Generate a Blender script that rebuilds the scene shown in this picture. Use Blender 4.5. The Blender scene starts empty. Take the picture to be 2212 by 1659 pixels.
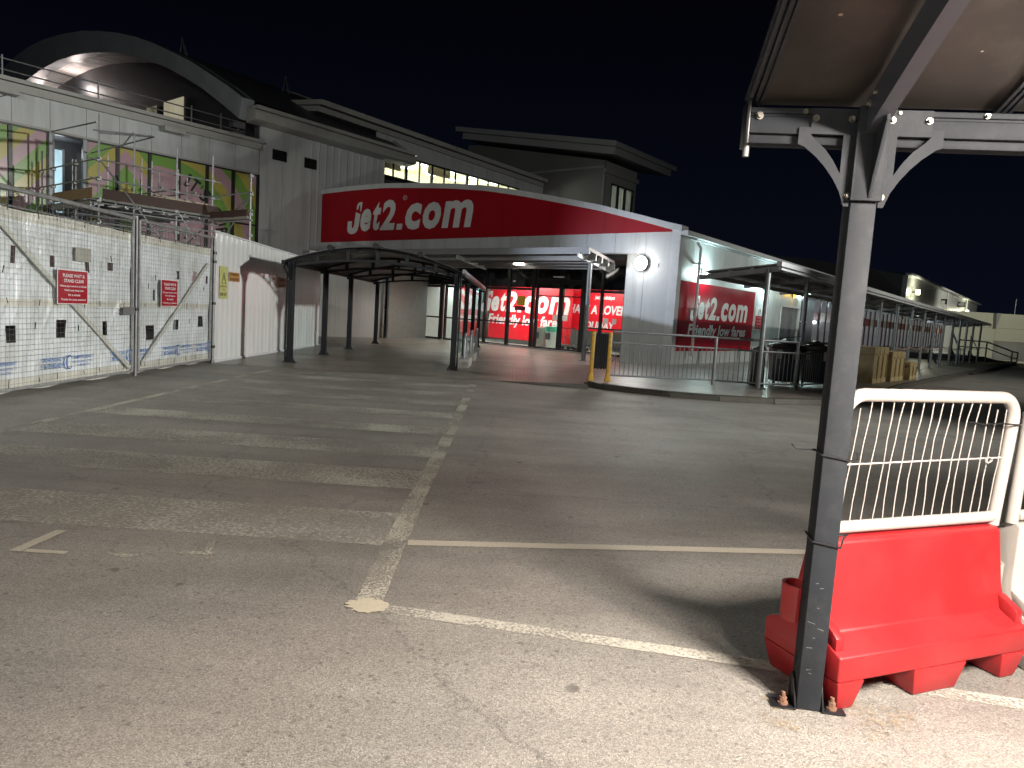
import bpy, bmesh, math, random
from mathutils import Vector, Matrix
R = math.radians
random.seed(7)
SC = bpy.context.scene
COL = SC.collection

# ------------------------------------------------------------------ camera
cam_d = bpy.data.cameras.new('camera'); cam = bpy.data.objects.new('camera', cam_d); COL.objects.link(cam)
cam_d.sensor_width = 36.0; cam_d.lens = 36.0 * 1534.0 / 2212.0
cam_d.clip_start = 0.05; cam_d.clip_end = 900
PITCH, ROLL = R(5.74), R(3.588)
cam.matrix_world = (Matrix.Translation((0, 0, 1.6)) @ Matrix.Rotation(R(90) - PITCH, 4, 'X') @ Matrix.Rotation(ROLL, 4, 'Z'))
SC.camera = cam
# ------------------------------------------------------------------ world (night sky) and view
SC.view_settings.view_transform = 'Standard'; SC.view_settings.look = 'None'
SC.view_settings.exposure = 0.0; SC.view_settings.gamma = 1.0
w = bpy.data.worlds.new('World'); SC.world = w; w.use_nodes = True
nt = w.node_tree; nt.nodes.clear()
out = nt.nodes.new('ShaderNodeOutputWorld'); bg = nt.nodes.new('ShaderNodeBackground')
tc = nt.nodes.new('ShaderNodeTexCoord'); sp = nt.nodes.new('ShaderNodeSeparateXYZ')
rmp = nt.nodes.new('ShaderNodeValToRGB')
nt.links.new(tc.outputs['Generated'], sp.inputs[0]); nt.links.new(sp.outputs['Z'], rmp.inputs['Fac'])
e = rmp.color_ramp.elements
e[0].position = 0.0; e[0].color = (0.0026, 0.0038, 0.0085, 1)
e[1].position = 0.42; e[1].color = (0.0007, 0.0007, 0.0018, 1)
nt.links.new(rmp.outputs[0], bg.inputs['Color']); nt.links.new(bg.outputs[0], out.inputs['Surface'])
bg.inputs['Strength'].default_value = 1.0

# ------------------------------------------------------------------ building frame: origin = front right corner of the entrance block
AZ = R(39.0)
C0 = Vector((5.49, 25.0, 0.0))
EX = Vector((math.cos(AZ), -math.sin(AZ), 0)); EY = Vector((math.sin(AZ), math.cos(AZ), 0))
def W(a, b, z=0.0): return C0 + EX * a + EY * b + Vector((0, 0, z))
def WA(v, sun=None): return v

def lamp(name, kind, loc, power, color=(1, 1, 1), size=0.1, rot=None, spot=None, blend=.5, size_y=None):
    d = bpy.data.lights.new(name, kind); o = bpy.data.objects.new(name, d); COL.objects.link(o)
    o.location = loc; d.energy = power; d.color = color
    if kind in ('POINT', 'SPOT'): d.shadow_soft_size = size
    if kind == 'AREA':
        d.size = size
        if size_y: d.shape = 'RECTANGLE'; d.size_y = size_y
    if rot is not None:   # rot = target point
        o.rotation_euler = (Vector(rot) - Vector(loc)).to_track_quat('-Z', 'Y').to_euler()
    if spot: d.spot_size = R(spot); d.spot_blend = blend
    return o
# lamp hung under the near shelter roof, the floodlight column right of the forecourt, the floodlight and an added fill light behind the photographer
SL = lamp('shelter_strip_light', 'AREA', (2.50, .62, 2.80), 900, (1.0, .90, .80), 1.3, None, None, .5, .30)
# the strip runs along the shelter and is tilted towards the forecourt
_n = Vector((-.38, .16, -.91)).normalized(); _x = Vector((.9925, -.1219, 0)); _x = (_x - _n * _x.dot(_n)).normalized(); _z = -_n; _y = _z.cross(_x)
SL.matrix_world = Matrix.Translation((2.50, .62, 2.80)) @ Matrix((_x, _y, _z)).transposed().to_4x4()
lamp('fill_light', 'AREA', (-6.0, -4.5, 4.4), 400, (1.0, .93, .82), 1.2, (-1.5, 5, 0))  # soft fill added to even out the ground, no fixture here
lamp('yard_floodlight', 'SPOT', (21, 7.5, 6.6), 23000, (1.0, 1.0, .93), .35, (-8, 16.5, 3.0), 46, .6)
lamp('forecourt_floodlight', 'SPOT', (-9.0, -8, 10.0), 7000, (1.0, 1.0, .93), .25, (-13, 34, 9.0), 84, .9)
lamp('compound_floodlight', 'SPOT', (-9.6, 21.5, 4.25), 3500, (.76, .85, 1.0), .10, tuple(W(.8, 0, 2.9)), 48, .9)
lamp('wall_washer', 'SPOT', (-9.4, 19.5, 1.2), 900, (1.0, 1.0, .88), .2, tuple(W(-20.66, -3.0, 4.2)), 70, .9)
lamp('crate_fill_spot', 'SPOT', (26, 16, 9.0), 6500, (1.0, .97, .86), .25, (15, 30, 0), 80, .9)  # unseen spot added from the right to brighten the crates

# ------------------------------------------------------------------ materials
MATS = {}
def mat(name, base=(.5, .5, .5), rough=.5, metal=0.0, var=.12, scale=3.0, bump=0.0, bscale=60.0, spec=.5, stretch=None,
        dirt=None, dscale=1.2, damt=.35, emit=None, estr=0.0, rvar=.1):
    if name in MATS: return MATS[name]
    m = bpy.data.materials.new(name); m.use_nodes = True; MATS[name] = m
    t = m.node_tree; p = t.nodes['Principled BSDF']; L = t.links.new
    p.inputs['Roughness'].default_value = rough; p.inputs['Metallic'].default_value = metal
    p.inputs['Specular IOR Level'].default_value = spec
    co = t.nodes.new('ShaderNodeTexCoord'); mp = t.nodes.new('ShaderNodeMapping'); L(co.outputs['Object'], mp.inputs['Vector'])
    if stretch: mp.inputs['Scale'].default_value = stretch
    n = t.nodes.new('ShaderNodeTexNoise'); n.inputs['Scale'].default_value = scale; n.inputs['Detail'].default_value = 6
    n.inputs['Roughness'].default_value = .6; L(mp.outputs[0], n.inputs['Vector'])
    r = t.nodes.new('ShaderNodeValToRGB'); L(n.outputs['Fac'], r.inputs['Fac'])
    r.color_ramp.elements[0].position = .3; r.color_ramp.elements[1].position = .7
    r.color_ramp.elements[0].color = tuple(max(0, c * (1 - var)) for c in base) + (1,)
    r.color_ramp.elements[1].color = tuple(min(1, c * (1 + var)) for c in base) + (1,)
    colr = r.outputs[0]
    if dirt:
        n2 = t.nodes.new('ShaderNodeTexNoise'); n2.inputs['Scale'].default_value = dscale; n2.inputs['Detail'].default_value = 9
        n2.inputs['Roughness'].default_value = .7; L(mp.outputs[0], n2.inputs['Vector'])
        r2 = t.nodes.new('ShaderNodeValToRGB'); L(n2.outputs['Fac'], r2.inputs['Fac'])
        r2.color_ramp.elements[0].position = .48; r2.color_ramp.elements[1].position = .75
        r2.color_ramp.elements[0].color = (0, 0, 0, 1); r2.color_ramp.elements[1].color = (damt, damt, damt, 1)
        mx = t.nodes.new('ShaderNodeMix'); mx.data_type = 'RGBA'; L(r2.outputs[0], mx.inputs[0]); L(colr, mx.inputs[6])
        mx.inputs[7].default_value = tuple(dirt) + (1,); colr = mx.outputs[2]
    L(colr, p.inputs['Base Color'])
    if rvar:
        mr = t.nodes.new('ShaderNodeMapRange'); L(n.outputs['Fac'], mr.inputs[0])
        mr.inputs[3].default_value = max(.02, rough - rvar); mr.inputs[4].default_value = min(1, rough + rvar); L(mr.outputs[0], p.inputs['Roughness'])
    if bump:
        nb = t.nodes.new('ShaderNodeTexNoise'); nb.inputs['Scale'].default_value = bscale; nb.inputs['Detail'].default_value = 4
        L(mp.outputs[0], nb.inputs['Vector']); b = t.nodes.new('ShaderNodeBump'); b.inputs['Strength'].default_value = bump
        b.inputs['Distance'].default_value = .01; L(nb.outputs['Fac'], b.inputs['Height']); L(b.outputs[0], p.inputs['Normal'])
    if emit:
        p.inputs['Emission Color'].default_value = tuple(emit) + (1,); p.inputs['Emission Strength'].default_value = estr
    return m
def emis(name, color, s, var=0.0, scale=4):
    if name in MATS: return MATS[name]
    m = bpy.data.materials.new(name); m.use_nodes = True; MATS[name] = m
    t = m.node_tree; t.nodes.clear(); L = t.links.new
    o = t.nodes.new('ShaderNodeOutputMaterial'); em = t.nodes.new('ShaderNodeEmission')
    em.inputs['Color'].default_value = tuple(color) + (1,); em.inputs['Strength'].default_value = s
    if var:
        co = t.nodes.new('ShaderNodeTexCoord'); n = t.nodes.new('ShaderNodeTexNoise'); n.inputs['Scale'].default_value = scale
        L(co.outputs['Object'], n.inputs['Vector']); mr = t.nodes.new('ShaderNodeMapRange'); L(n.outputs['Fac'], mr.inputs[0])
        mr.inputs[1].default_value = .3; mr.inputs[2].default_value = .7
        mr.inputs[3].default_value = s * (1 - var); mr.inputs[4].default_value = s * (1 + var); L(mr.outputs[0], em.inputs['Strength'])
    L(em.outputs[0], o.inputs['Surface']); return m
def glass(name, tint=(.9, .95, .95), refl=.12, rough=.03):
    if name in MATS: return MATS[name]
    m = bpy.data.materials.new(name); m.use_nodes = True; MATS[name] = m
    t = m.node_tree; t.nodes.clear(); L = t.links.new
    o = t.nodes.new('ShaderNodeOutputMaterial'); tr = t.nodes.new('ShaderNodeBsdfTransparent'); gl = t.nodes.new('ShaderNodeBsdfGlossy')
    tr.inputs[0].default_value = tuple(tint) + (1,); gl.inputs['Roughness'].default_value = rough
    lw = t.nodes.new('ShaderNodeLayerWeight'); pw = t.nodes.new('ShaderNodeMath'); pw.operation = 'POWER'; L(lw.outputs['Facing'], pw.inputs[0]); pw.inputs[1].default_value = 4.0
    fr = t.nodes.new('ShaderNodeMath'); fr.operation = 'MULTIPLY_ADD'; L(pw.outputs[0], fr.inputs[0]); fr.inputs[1].default_value = .6; fr.inputs[2].default_value = .035
    mx = t.nodes.new('ShaderNodeMixShader'); L(fr.outputs[0], mx.inputs[0]); L(tr.outputs[0], mx.inputs[1]); L(gl.outputs[0], mx.inputs[2])
    L(mx.outputs[0], o.inputs['Surface']); return m

def mat_asphalt():
    m = bpy.data.materials.new('asphalt'); m.use_nodes = True; MATS['asphalt'] = m
    t = m.node_tree; p = t.nodes['Principled BSDF']; L = t.links.new; N = t.nodes.new
    co = N('ShaderNodeTexCoord'); V = co.outputs['Object']
    def noise(s, d=5, r=.6, vec=V, dist=0):
        n = N('ShaderNodeTexNoise'); n.inputs['Scale'].default_value = s; n.inputs['Detail'].default_value = d
        n.inputs['Roughness'].default_value = r; n.inputs['Distortion'].default_value = dist; L(vec, n.inputs['Vector']); return n.outputs['Fac']
    def ramp(f, p0, c0, p1, c1):
        r = N('ShaderNodeValToRGB'); L(f, r.inputs['Fac']); a, b = r.color_ramp.elements
        a.position = p0; b.position = p1; a.color = c0; b.color = c1; return r.outputs[0]
    def mul(a, b, f=1.0):
        x = N('ShaderNodeMix'); x.data_type = 'RGBA'; x.blend_type = 'MULTIPLY'; x.inputs[0].default_value = f; L(a, x.inputs[6]); L(b, x.inputs[7]); return x.outputs[2]
    g = lambda v: (v, v, v, 1)
    base = ramp(noise(150, 4, .75), .35, (.165, .154, .140, 1), .68, (.52, .482, .432, 1))
    vo = N('ShaderNodeTexVoronoi'); vo.inputs['Scale'].default_value = 120; L(V, vo.inputs['Vector'])
    sep = N('ShaderNodeSeparateColor'); L(vo.outputs['Color'], sep.inputs[0])
    chips = ramp(sep.outputs[0], .0, g(.72), 1.0, g(1.25))
    c = mul(base, chips)
    c = mul(c, ramp(noise(.5, 6, .6), .3, g(.70), .7, g(1.12)))
    mp = N('ShaderNodeMapping'); mp.inputs['Scale'].default_value = (.25, 2.0, 1); L(V, mp.inputs['Vector'])
    c = mul(c, ramp(noise(1.1, 8, .65, mp.outputs[0]), .32, g(.82), .6, g(1.04)))
    # small dark pits and a few gum / oil spots
    v2 = N('ShaderNodeTexVoronoi'); v2.inputs['Scale'].default_value = 14; L(V, v2.inputs['Vector'])
    c = mul(c, ramp(v2.outputs['Distance'], .10, g(.34), .20, g(1)), .55)
    v5 = N('ShaderNodeTexVoronoi'); v5.inputs['Scale'].default_value = 38; L(V, v5.inputs['Vector'])
    c = mul(c, ramp(v5.outputs['Distance'], .12, g(.45), .24, g(1)), .5)
    v4 = N('ShaderNodeTexVoronoi'); v4.inputs['Scale'].default_value = 2.1
    ns = N('ShaderNodeTexNoise'); ns.inputs['Scale'].default_value = 9; L(V, ns.inputs['Vector'])
    mx = N('ShaderNodeMix'); mx.data_type = 'VECTOR'; mx.inputs[0].default_value = .06; L(V, mx.inputs[4]); L(ns.outputs['Color'], mx.inputs[5]); L(mx.outputs[1], v4.inputs['Vector'])
    c = mul(c, ramp(v4.outputs['Distance'], .05, g(.42), .085, g(1)), .85)
    c = mul(c, ramp(noise(.9, 10, .72, V, .6), .26, g(.40), .36, g(1)))
    v6 = N('ShaderNodeTexVoronoi'); v6.feature = 'DISTANCE_TO_EDGE'; v6.inputs['Scale'].default_value = .42
    ns2 = N('ShaderNodeTexNoise'); ns2.inputs['Scale'].default_value = 2.5; ns2.inputs['Detail'].default_value = 8; ns2.inputs['Roughness'].default_value = .7; L(V, ns2.inputs['Vector'])
    mx2 = N('ShaderNodeMix'); mx2.data_type = 'VECTOR'; mx2.inputs[0].default_value = .35; L(V, mx2.inputs[4]); L(ns2.outputs['Color'], mx2.inputs[5]); L(mx2.outputs[1], v6.inputs['Vector'])
    crk = ramp(v6.outputs['Distance'], .0012, g(.35), .004, g(1)); c = mul(c, crk, .55)
    L(c, p.inputs['Base Color'])
    p.inputs['Specular IOR Level'].default_value = .55
    mr = N('ShaderNodeMapRange'); L(noise(.8, 5), mr.inputs[0]); mr.inputs[1].default_value = .3; mr.inputs[2].default_value = .7
    mr.inputs[3].default_value = .42; mr.inputs[4].default_value = .62; L(mr.outputs[0], p.inputs['Roughness'])
    b = N('ShaderNodeBump'); b.inputs['Strength'].default_value = 1.0; b.inputs['Distance'].default_value = .008
    h = N('ShaderNodeMath'); h.operation = 'ADD'; L(noise(130, 3, .7), h.inputs[0]); L(sep.outputs[1], h.inputs[1]); L(h.outputs[0], b.inputs['Height'])
    b2 = N('ShaderNodeBump'); b2.inputs['Strength'].default_value = .35; b2.inputs['Distance'].default_value = .03; L(noise(2.2, 6), b2.inputs['Height']); L(b.outputs[0], b2.inputs['Normal'])
    L(b2.outputs[0], p.inputs['Normal']); return m
mat_asphalt()
def mat_paint(name, color, wear_lo, wear_hi, scale=55, big=1.3):
    """worn road paint: the sheet has holes where the paint is gone"""
    m = bpy.data.materials.new(name); m.use_nodes = True; MATS[name] = m
    t = m.node_tree; p = t.nodes['Principled BSDF']; L = t.links.new; N = t.nodes.new
    o = t.nodes['Material Output']; co = N('ShaderNodeTexCoord')
    n = N('ShaderNodeTexNoise'); n.inputs['Scale'].default_value = scale; n.inputs['Detail'].default_value = 3; n.inputs['Roughness'].default_value = .7; L(co.outputs['Object'], n.inputs['Vector'])
    n2 = N('ShaderNodeTexNoise'); n2.inputs['Scale'].default_value = big; n2.inputs['Detail'].default_value = 6; L(co.outputs['Object'], n2.inputs['Vector'])
    a = N('ShaderNodeMath'); a.operation = 'MULTIPLY_ADD'; L(n2.outputs['Fac'], a.inputs[0]); a.inputs[1].default_value = 1.1; L(n.outputs['Fac'], a.inputs[2])
    mr = N('ShaderNodeMapRange'); L(a.outputs[0], mr.inputs[0]); mr.inputs[1].default_value = wear_lo; mr.inputs[2].default_value = wear_hi
    r = N('ShaderNodeValToRGB'); L(n.outputs['Fac'], r.inputs['Fac']); r.color_ramp.elements[0].position = .3
    r.color_ramp.elements[0].color = tuple(c * .72 for c in color) + (1,); r.color_ramp.elements[1].color = tuple(color) + (1,)
    L(r.outputs[0], p.inputs['Base Color']); p.inputs['Roughness'].default_value = .6
    tr = N('ShaderNodeBsdfTransparent'); mx = N('ShaderNodeMixShader'); L(mr.outputs[0], mx.inputs[0]); L(tr.outputs[0], mx.inputs[1]); L(p.outputs[0], mx.inputs[2])
    L(mx.outputs[0], o.inputs['Surface']); return m
def mat_blocks():
    m = bpy.data.materials.new('block_paving'); m.use_nodes = True; MATS['block_paving'] = m
    t = m.node_tree; p = t.nodes['Principled BSDF']; L = t.links.new; N = t.nodes.new
    co = N('ShaderNodeTexCoord'); br = N('ShaderNodeTexBrick'); L(co.outputs['Object'], br.inputs['Vector'])
    br.inputs['Scale'].default_value = 1.0; br.inputs['Brick Width'].default_value = .2; br.inputs['Row Height'].default_value = .1
    br.inputs['Mortar Size'].default_value = .007; br.inputs['Color1'].default_value = (.32, .28, .235, 1); br.inputs['Color2'].default_value = (.20, .18, .155, 1)
    br.inputs['Mortar'].default_value = (.035, .032, .028, 1)
    n = N('ShaderNodeTexNoise'); n.inputs['Scale'].default_value = .8; n.inputs['Detail'].default_value = 7; L(co.outputs['Object'], n.inputs['Vector'])
    r = N('ShaderNodeValToRGB'); L(n.outputs['Fac'], r.inputs['Fac']); r.color_ramp.elements[0].position = .3; r.color_ramp.elements[1].position = .7
    r.color_ramp.elements[0].color = (.6, .6, .6, 1); r.color_ramp.elements[1].color = (1.2, 1.2, 1.2, 1)
    x = N('ShaderNodeMix'); x.data_type = 'RGBA'; x.blend_type = 'MULTIPLY'; x.inputs[0].default_value = 1; L(br.outputs[0], x.inputs[6]); L(r.outputs[0], x.inputs[7])
    L(x.outputs[2], p.inputs['Base Color']); p.inputs['Roughness'].default_value = .36
    n3 = N('ShaderNodeTexNoise'); n3.inputs['Scale'].default_value = 12; L(co.outputs['Object'], n3.inputs['Vector'])
    h = N('ShaderNodeMath'); h.operation = 'MULTIPLY_ADD'; L(br.outputs['Fac'], h.inputs[0]); h.inputs[1].default_value = -1.5; L(n3.outputs['Fac'], h.inputs[2])
    b = N('ShaderNodeBump'); b.inputs['Strength'].default_value = .8; b.inputs['Distance'].default_value = .008; L(h.outputs[0], b.inputs['Height']); L(b.outputs[0], p.inputs['Normal'])
    return m
mat_blocks()
def mat_mural():
    """window film mural: pink, yellow and green bands, rings right of the bend and chevrons left of it (local b, z)"""
    m = bpy.data.materials.new('mural_film'); m.use_nodes = True; MATS['mural_film'] = m
    t = m.node_tree; p = t.nodes['Principled BSDF']; L = t.links.new; N = t.nodes.new
    co = N('ShaderNodeTexCoord'); s = N('ShaderNodeSeparateXYZ'); L(co.outputs['Object'], s.inputs[0])
    def M(op, a, b=None, c=None):
        n = N('ShaderNodeMath'); n.operation = op
        for i, x in enumerate((a, b, c)):
            if x is None: continue
            if isinstance(x, (int, float)): n.inputs[i].default_value = x
            else: L(x, n.inputs[i])
        return n.outputs[0]
    b, z = s.outputs['Y'], s.outputs['Z']
    db = M('ADD', b, 8.3); dz = M('SUBTRACT', z, 3.9)
    r = M('SQRT', M('ADD', M('MULTIPLY', db, db), M('MULTIPLY', dz, dz)))
    ring = M('DIVIDE', M('SUBTRACT', r, 3.05), 1.38)
    chev = M('DIVIDE', M('SUBTRACT', 7.35, M('ADD', z, M('MULTIPLY', M('ABSOLUTE', M('ADD', b, 9.75)), 1.15))), 1.9)
    sel = M('GREATER_THAN', b, -8.75)
    v = M('ADD', M('MULTIPLY', sel, ring), M('MULTIPLY', M('SUBTRACT', 1.0, sel), M('ADD', chev, .66)))
    inner = M('LESS_THAN', v, 0.0); inner = M('MULTIPLY', inner, sel)
    fr = M('FRACT', M('ADD', v, 10.0)); fr = M('ADD', M('MULTIPLY', fr, M('SUBTRACT', 1.0, inner)), M('MULTIPLY', inner, .9))
    cr = N('ShaderNodeValToRGB'); cr.color_ramp.interpolation = 'CONSTANT'; L(fr, cr.inputs['Fac'])
    el = cr.color_ramp.elements; el[0].position = 0; el[0].color = (.20, .38, .08, 1); el[1].position = .34; el[1].color = (.48, .42, .10, 1)
    e3 = el.new(.66); e3.color = (.50, .32, .36, 1)
    L(cr.outputs[0], p.inputs['Base Color']); p.inputs['Roughness'].default_value = .25; p.inputs['Coat Weight'].default_value = .6; p.inputs['Coat Roughness'].default_value = .05
    return m
mat_mural()
def mat_tarp():
    m = bpy.data.materials.new('white_sheet'); m.use_nodes = True; MATS['white_sheet'] = m
    t = m.node_tree; p = t.nodes['Principled BSDF']; L = t.links.new; N = t.nodes.new
    co = N('ShaderNodeTexCoord'); s = N('ShaderNodeSeparateXYZ'); L(co.outputs['Object'], s.inputs[0])
    cr = N('ShaderNodeValToRGB'); L(N('ShaderNodeMath').outputs[0], cr.inputs['Fac'])
    mth = cr.inputs['Fac'].links[0].from_node; mth.operation = 'DIVIDE'; L(s.outputs['Z'], mth.inputs[0]); mth.inputs[1].default_value = 3.0
    cr.color_ramp.interpolation = 'CONSTANT'; el = cr.color_ramp.elements
    w1 = (.76, .80, .83, 1); hem = (.66, .65, .59, 1)
    el[0].position = 0; el[0].color = hem; el[1].position = .075; el[1].color = w1
    for pos, c in ((.415, hem), (.45, w1), (.815, hem)):
        q = el.new(pos); q.color = c
    n = N('ShaderNodeTexNoise'); n.inputs['Scale'].default_value = 1.6; n.inputs['Detail'].default_value = 8; L(co.outputs['Object'], n.inputs['Vector'])
    r = N('ShaderNodeValToRGB'); L(n.outputs['Fac'], r.inputs['Fac']); r.color_ramp.elements[0].position = .3; r.color_ramp.elements[1].position = .65
    r.color_ramp.elements[0].color = (.72, .71, .68, 1); r.color_ramp.elements[1].color = (1, 1, 1, 1)
    x = N('ShaderNodeMix'); x.data_type = 'RGBA'; x.blend_type = 'MULTIPLY'; x.inputs[0].default_value = 1; L(cr.outputs[0], x.inputs[6]); L(r.outputs[0], x.inputs[7])
    L(x.outputs[2], p.inputs['Base Color']); p.inputs['Roughness'].default_value = .27; p.inputs['Specular IOR Level'].default_value = .7
    # creases: stretched noise
    mp = N('ShaderNodeMapping'); mp.inputs['Rotation'].default_value = (R(28), 0, 0); mp.inputs['Scale'].default_value = (1, 2.4, .55); L(co.outputs['Object'], mp.inputs['Vector'])
    nb = N('ShaderNodeTexNoise'); nb.inputs['Scale'].default_value = 2.2; nb.inputs['Detail'].default_value = 5; nb.inputs['Distortion'].default_value = .8; L(mp.outputs[0], nb.inputs['Vector'])
    bb = N('ShaderNodeBump'); bb.inputs['Strength'].default_value = .55; bb.inputs['Distance'].default_value = .12; L(nb.outputs['Fac'], bb.inputs['Height'])
    wv = N('ShaderNodeTexNoise'); wv.inputs['Scale'].default_value = 26; wv.inputs['Detail'].default_value = 3; L(mp.outputs[0], wv.inputs['Vector'])
    b3 = N('ShaderNodeBump'); b3.inputs['Strength'].default_value = .12; b3.inputs['Distance'].default_value = .012; L(wv.outputs['Fac'], b3.inputs['Height']); L(bb.outputs[0], b3.inputs['Normal'])
    L(b3.outputs[0], p.inputs['Normal']); return m
mat_tarp()

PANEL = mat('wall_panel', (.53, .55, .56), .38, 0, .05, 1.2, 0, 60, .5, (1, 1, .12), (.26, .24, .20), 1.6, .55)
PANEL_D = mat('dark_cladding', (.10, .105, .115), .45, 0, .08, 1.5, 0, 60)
TRIM = mat('white_trim', (.62, .64, .66), .32, 0, .05, 2, 0, 60, .5, None, (.34, .33, .30), 1.1, .4)
EAVE = mat('weathered_eave', (.40, .40, .38), .45, 0, .15, 2.2, 0, 60, .5, None, (.15, .14, .12), 2.2, .6)
ROOF = mat('roof_sheet', (.07, .075, .082), .5, 0, .1, 2)
RED = mat('red_vinyl', (.36, .005, .014), .5, 0, .06, 1.2, 0, 50, .2, (1, 1, .2), (.20, .01, .02), 1.2, .3)
WHITE_V = mat('white_vinyl', (.70, .71, .72), .4, 0, .05, 1.5, 0, 50, .5, (1, 1, .2), (.42, .42, .42), 1.2, .35)
BLACKF = mat('black_frame', (.012, .012, .014), .35, .0, .2, 5)
BLACKG = mat('black_film_glass', (.006, .007, .010), .07, 0, .1, 2, .25, 1.6, .6)
STEEL = mat('galvanised_steel', (.20, .21, .22), .45, .6, .18, 9, .05, 90)
STEEL_D = mat('dull_steel', (.26, .26, .27), .5, .6, .2, 9)
GREY_P = mat('grey_powder_coat', (.0165, .019, .023), .66, .0, .07, 8, .05, 220, .2, None, (.12, .12, .12), 14, .10)
DARK_P = mat('dark_powder_coat', (.006, .007, .010), .5, 0, .1, 8, 0, 60, .25)
ROOFUND = mat('brown_roof_sheet', (.030, .0255, .0235), .38, 0, .12, 2.5, 0, 50, .5, None, (.30, .25, .2), 3, .12)
POLYC = mat('smoked_roof_sheet', (.035, .036, .042), .35, 0, .1, 2)
BRASS = mat('zinc_bolt', (.20, .19, .165), .45, .7, .2, 60)
RUST = mat('rusty_bolt', (.19, .10, .065), .75, .2, .3, 70, .4, 120)
CONC = mat('concrete', (.30, .29, .27), .8, 0, .15, 5, .3, 60, .4, None, (.12, .11, .1), 2, .5)
KERBM = mat('kerb_stone', (.075, .07, .06), .8, 0, .25, 6, .3, 70, .4, None, (.08, .08, .07), 2.5, .6)
TIE = mat('black_plastic', (.010, .010, .012), .35, 0, .1, 10)
REDP = mat('red_plastic', (.29, .011, .014), .42, 0, .08, 3.5, .06, 40, .5, None, (.24, .03, .03), 3.2, .45)
WHITEP = mat('white_plastic', (.36, .33, .30), .4, 0, .06, 3, .05, 40, .5, None, (.5, .44, .38), 3, .4)
TUBEW = mat('white_painted_tube', (.36, .335, .312), .33, 0, .03, 6, 0, 40, .5, None, (.3, .27, .25), 16, .30)
BLUEINK = mat('blue_print', (.06, .17, .48), .5, 0, .2, 30)
YEL = mat('yellow_plastic', (.36, .20, .010), .45, 0, .15, 9, 0, 40, .5, None, (.2, .13, .03), 9, .5)
WOOD = mat('beige_board', (.34, .26, .13), .65, 0, .18, 6, .15, 60, .4, None, (.14, .10, .05), 4, .5)
PLY = mat('plywood', (.42, .29, .17), .65, 0, .15, 7, 0, 60, .4, (1, 1, 5))
PLANK = mat('stained_board', (.05, .026, .022), .7, 0, .25, 5)
PLANKG = mat('grey_board', (.20, .19, .17), .75, 0, .2, 5)

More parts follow.
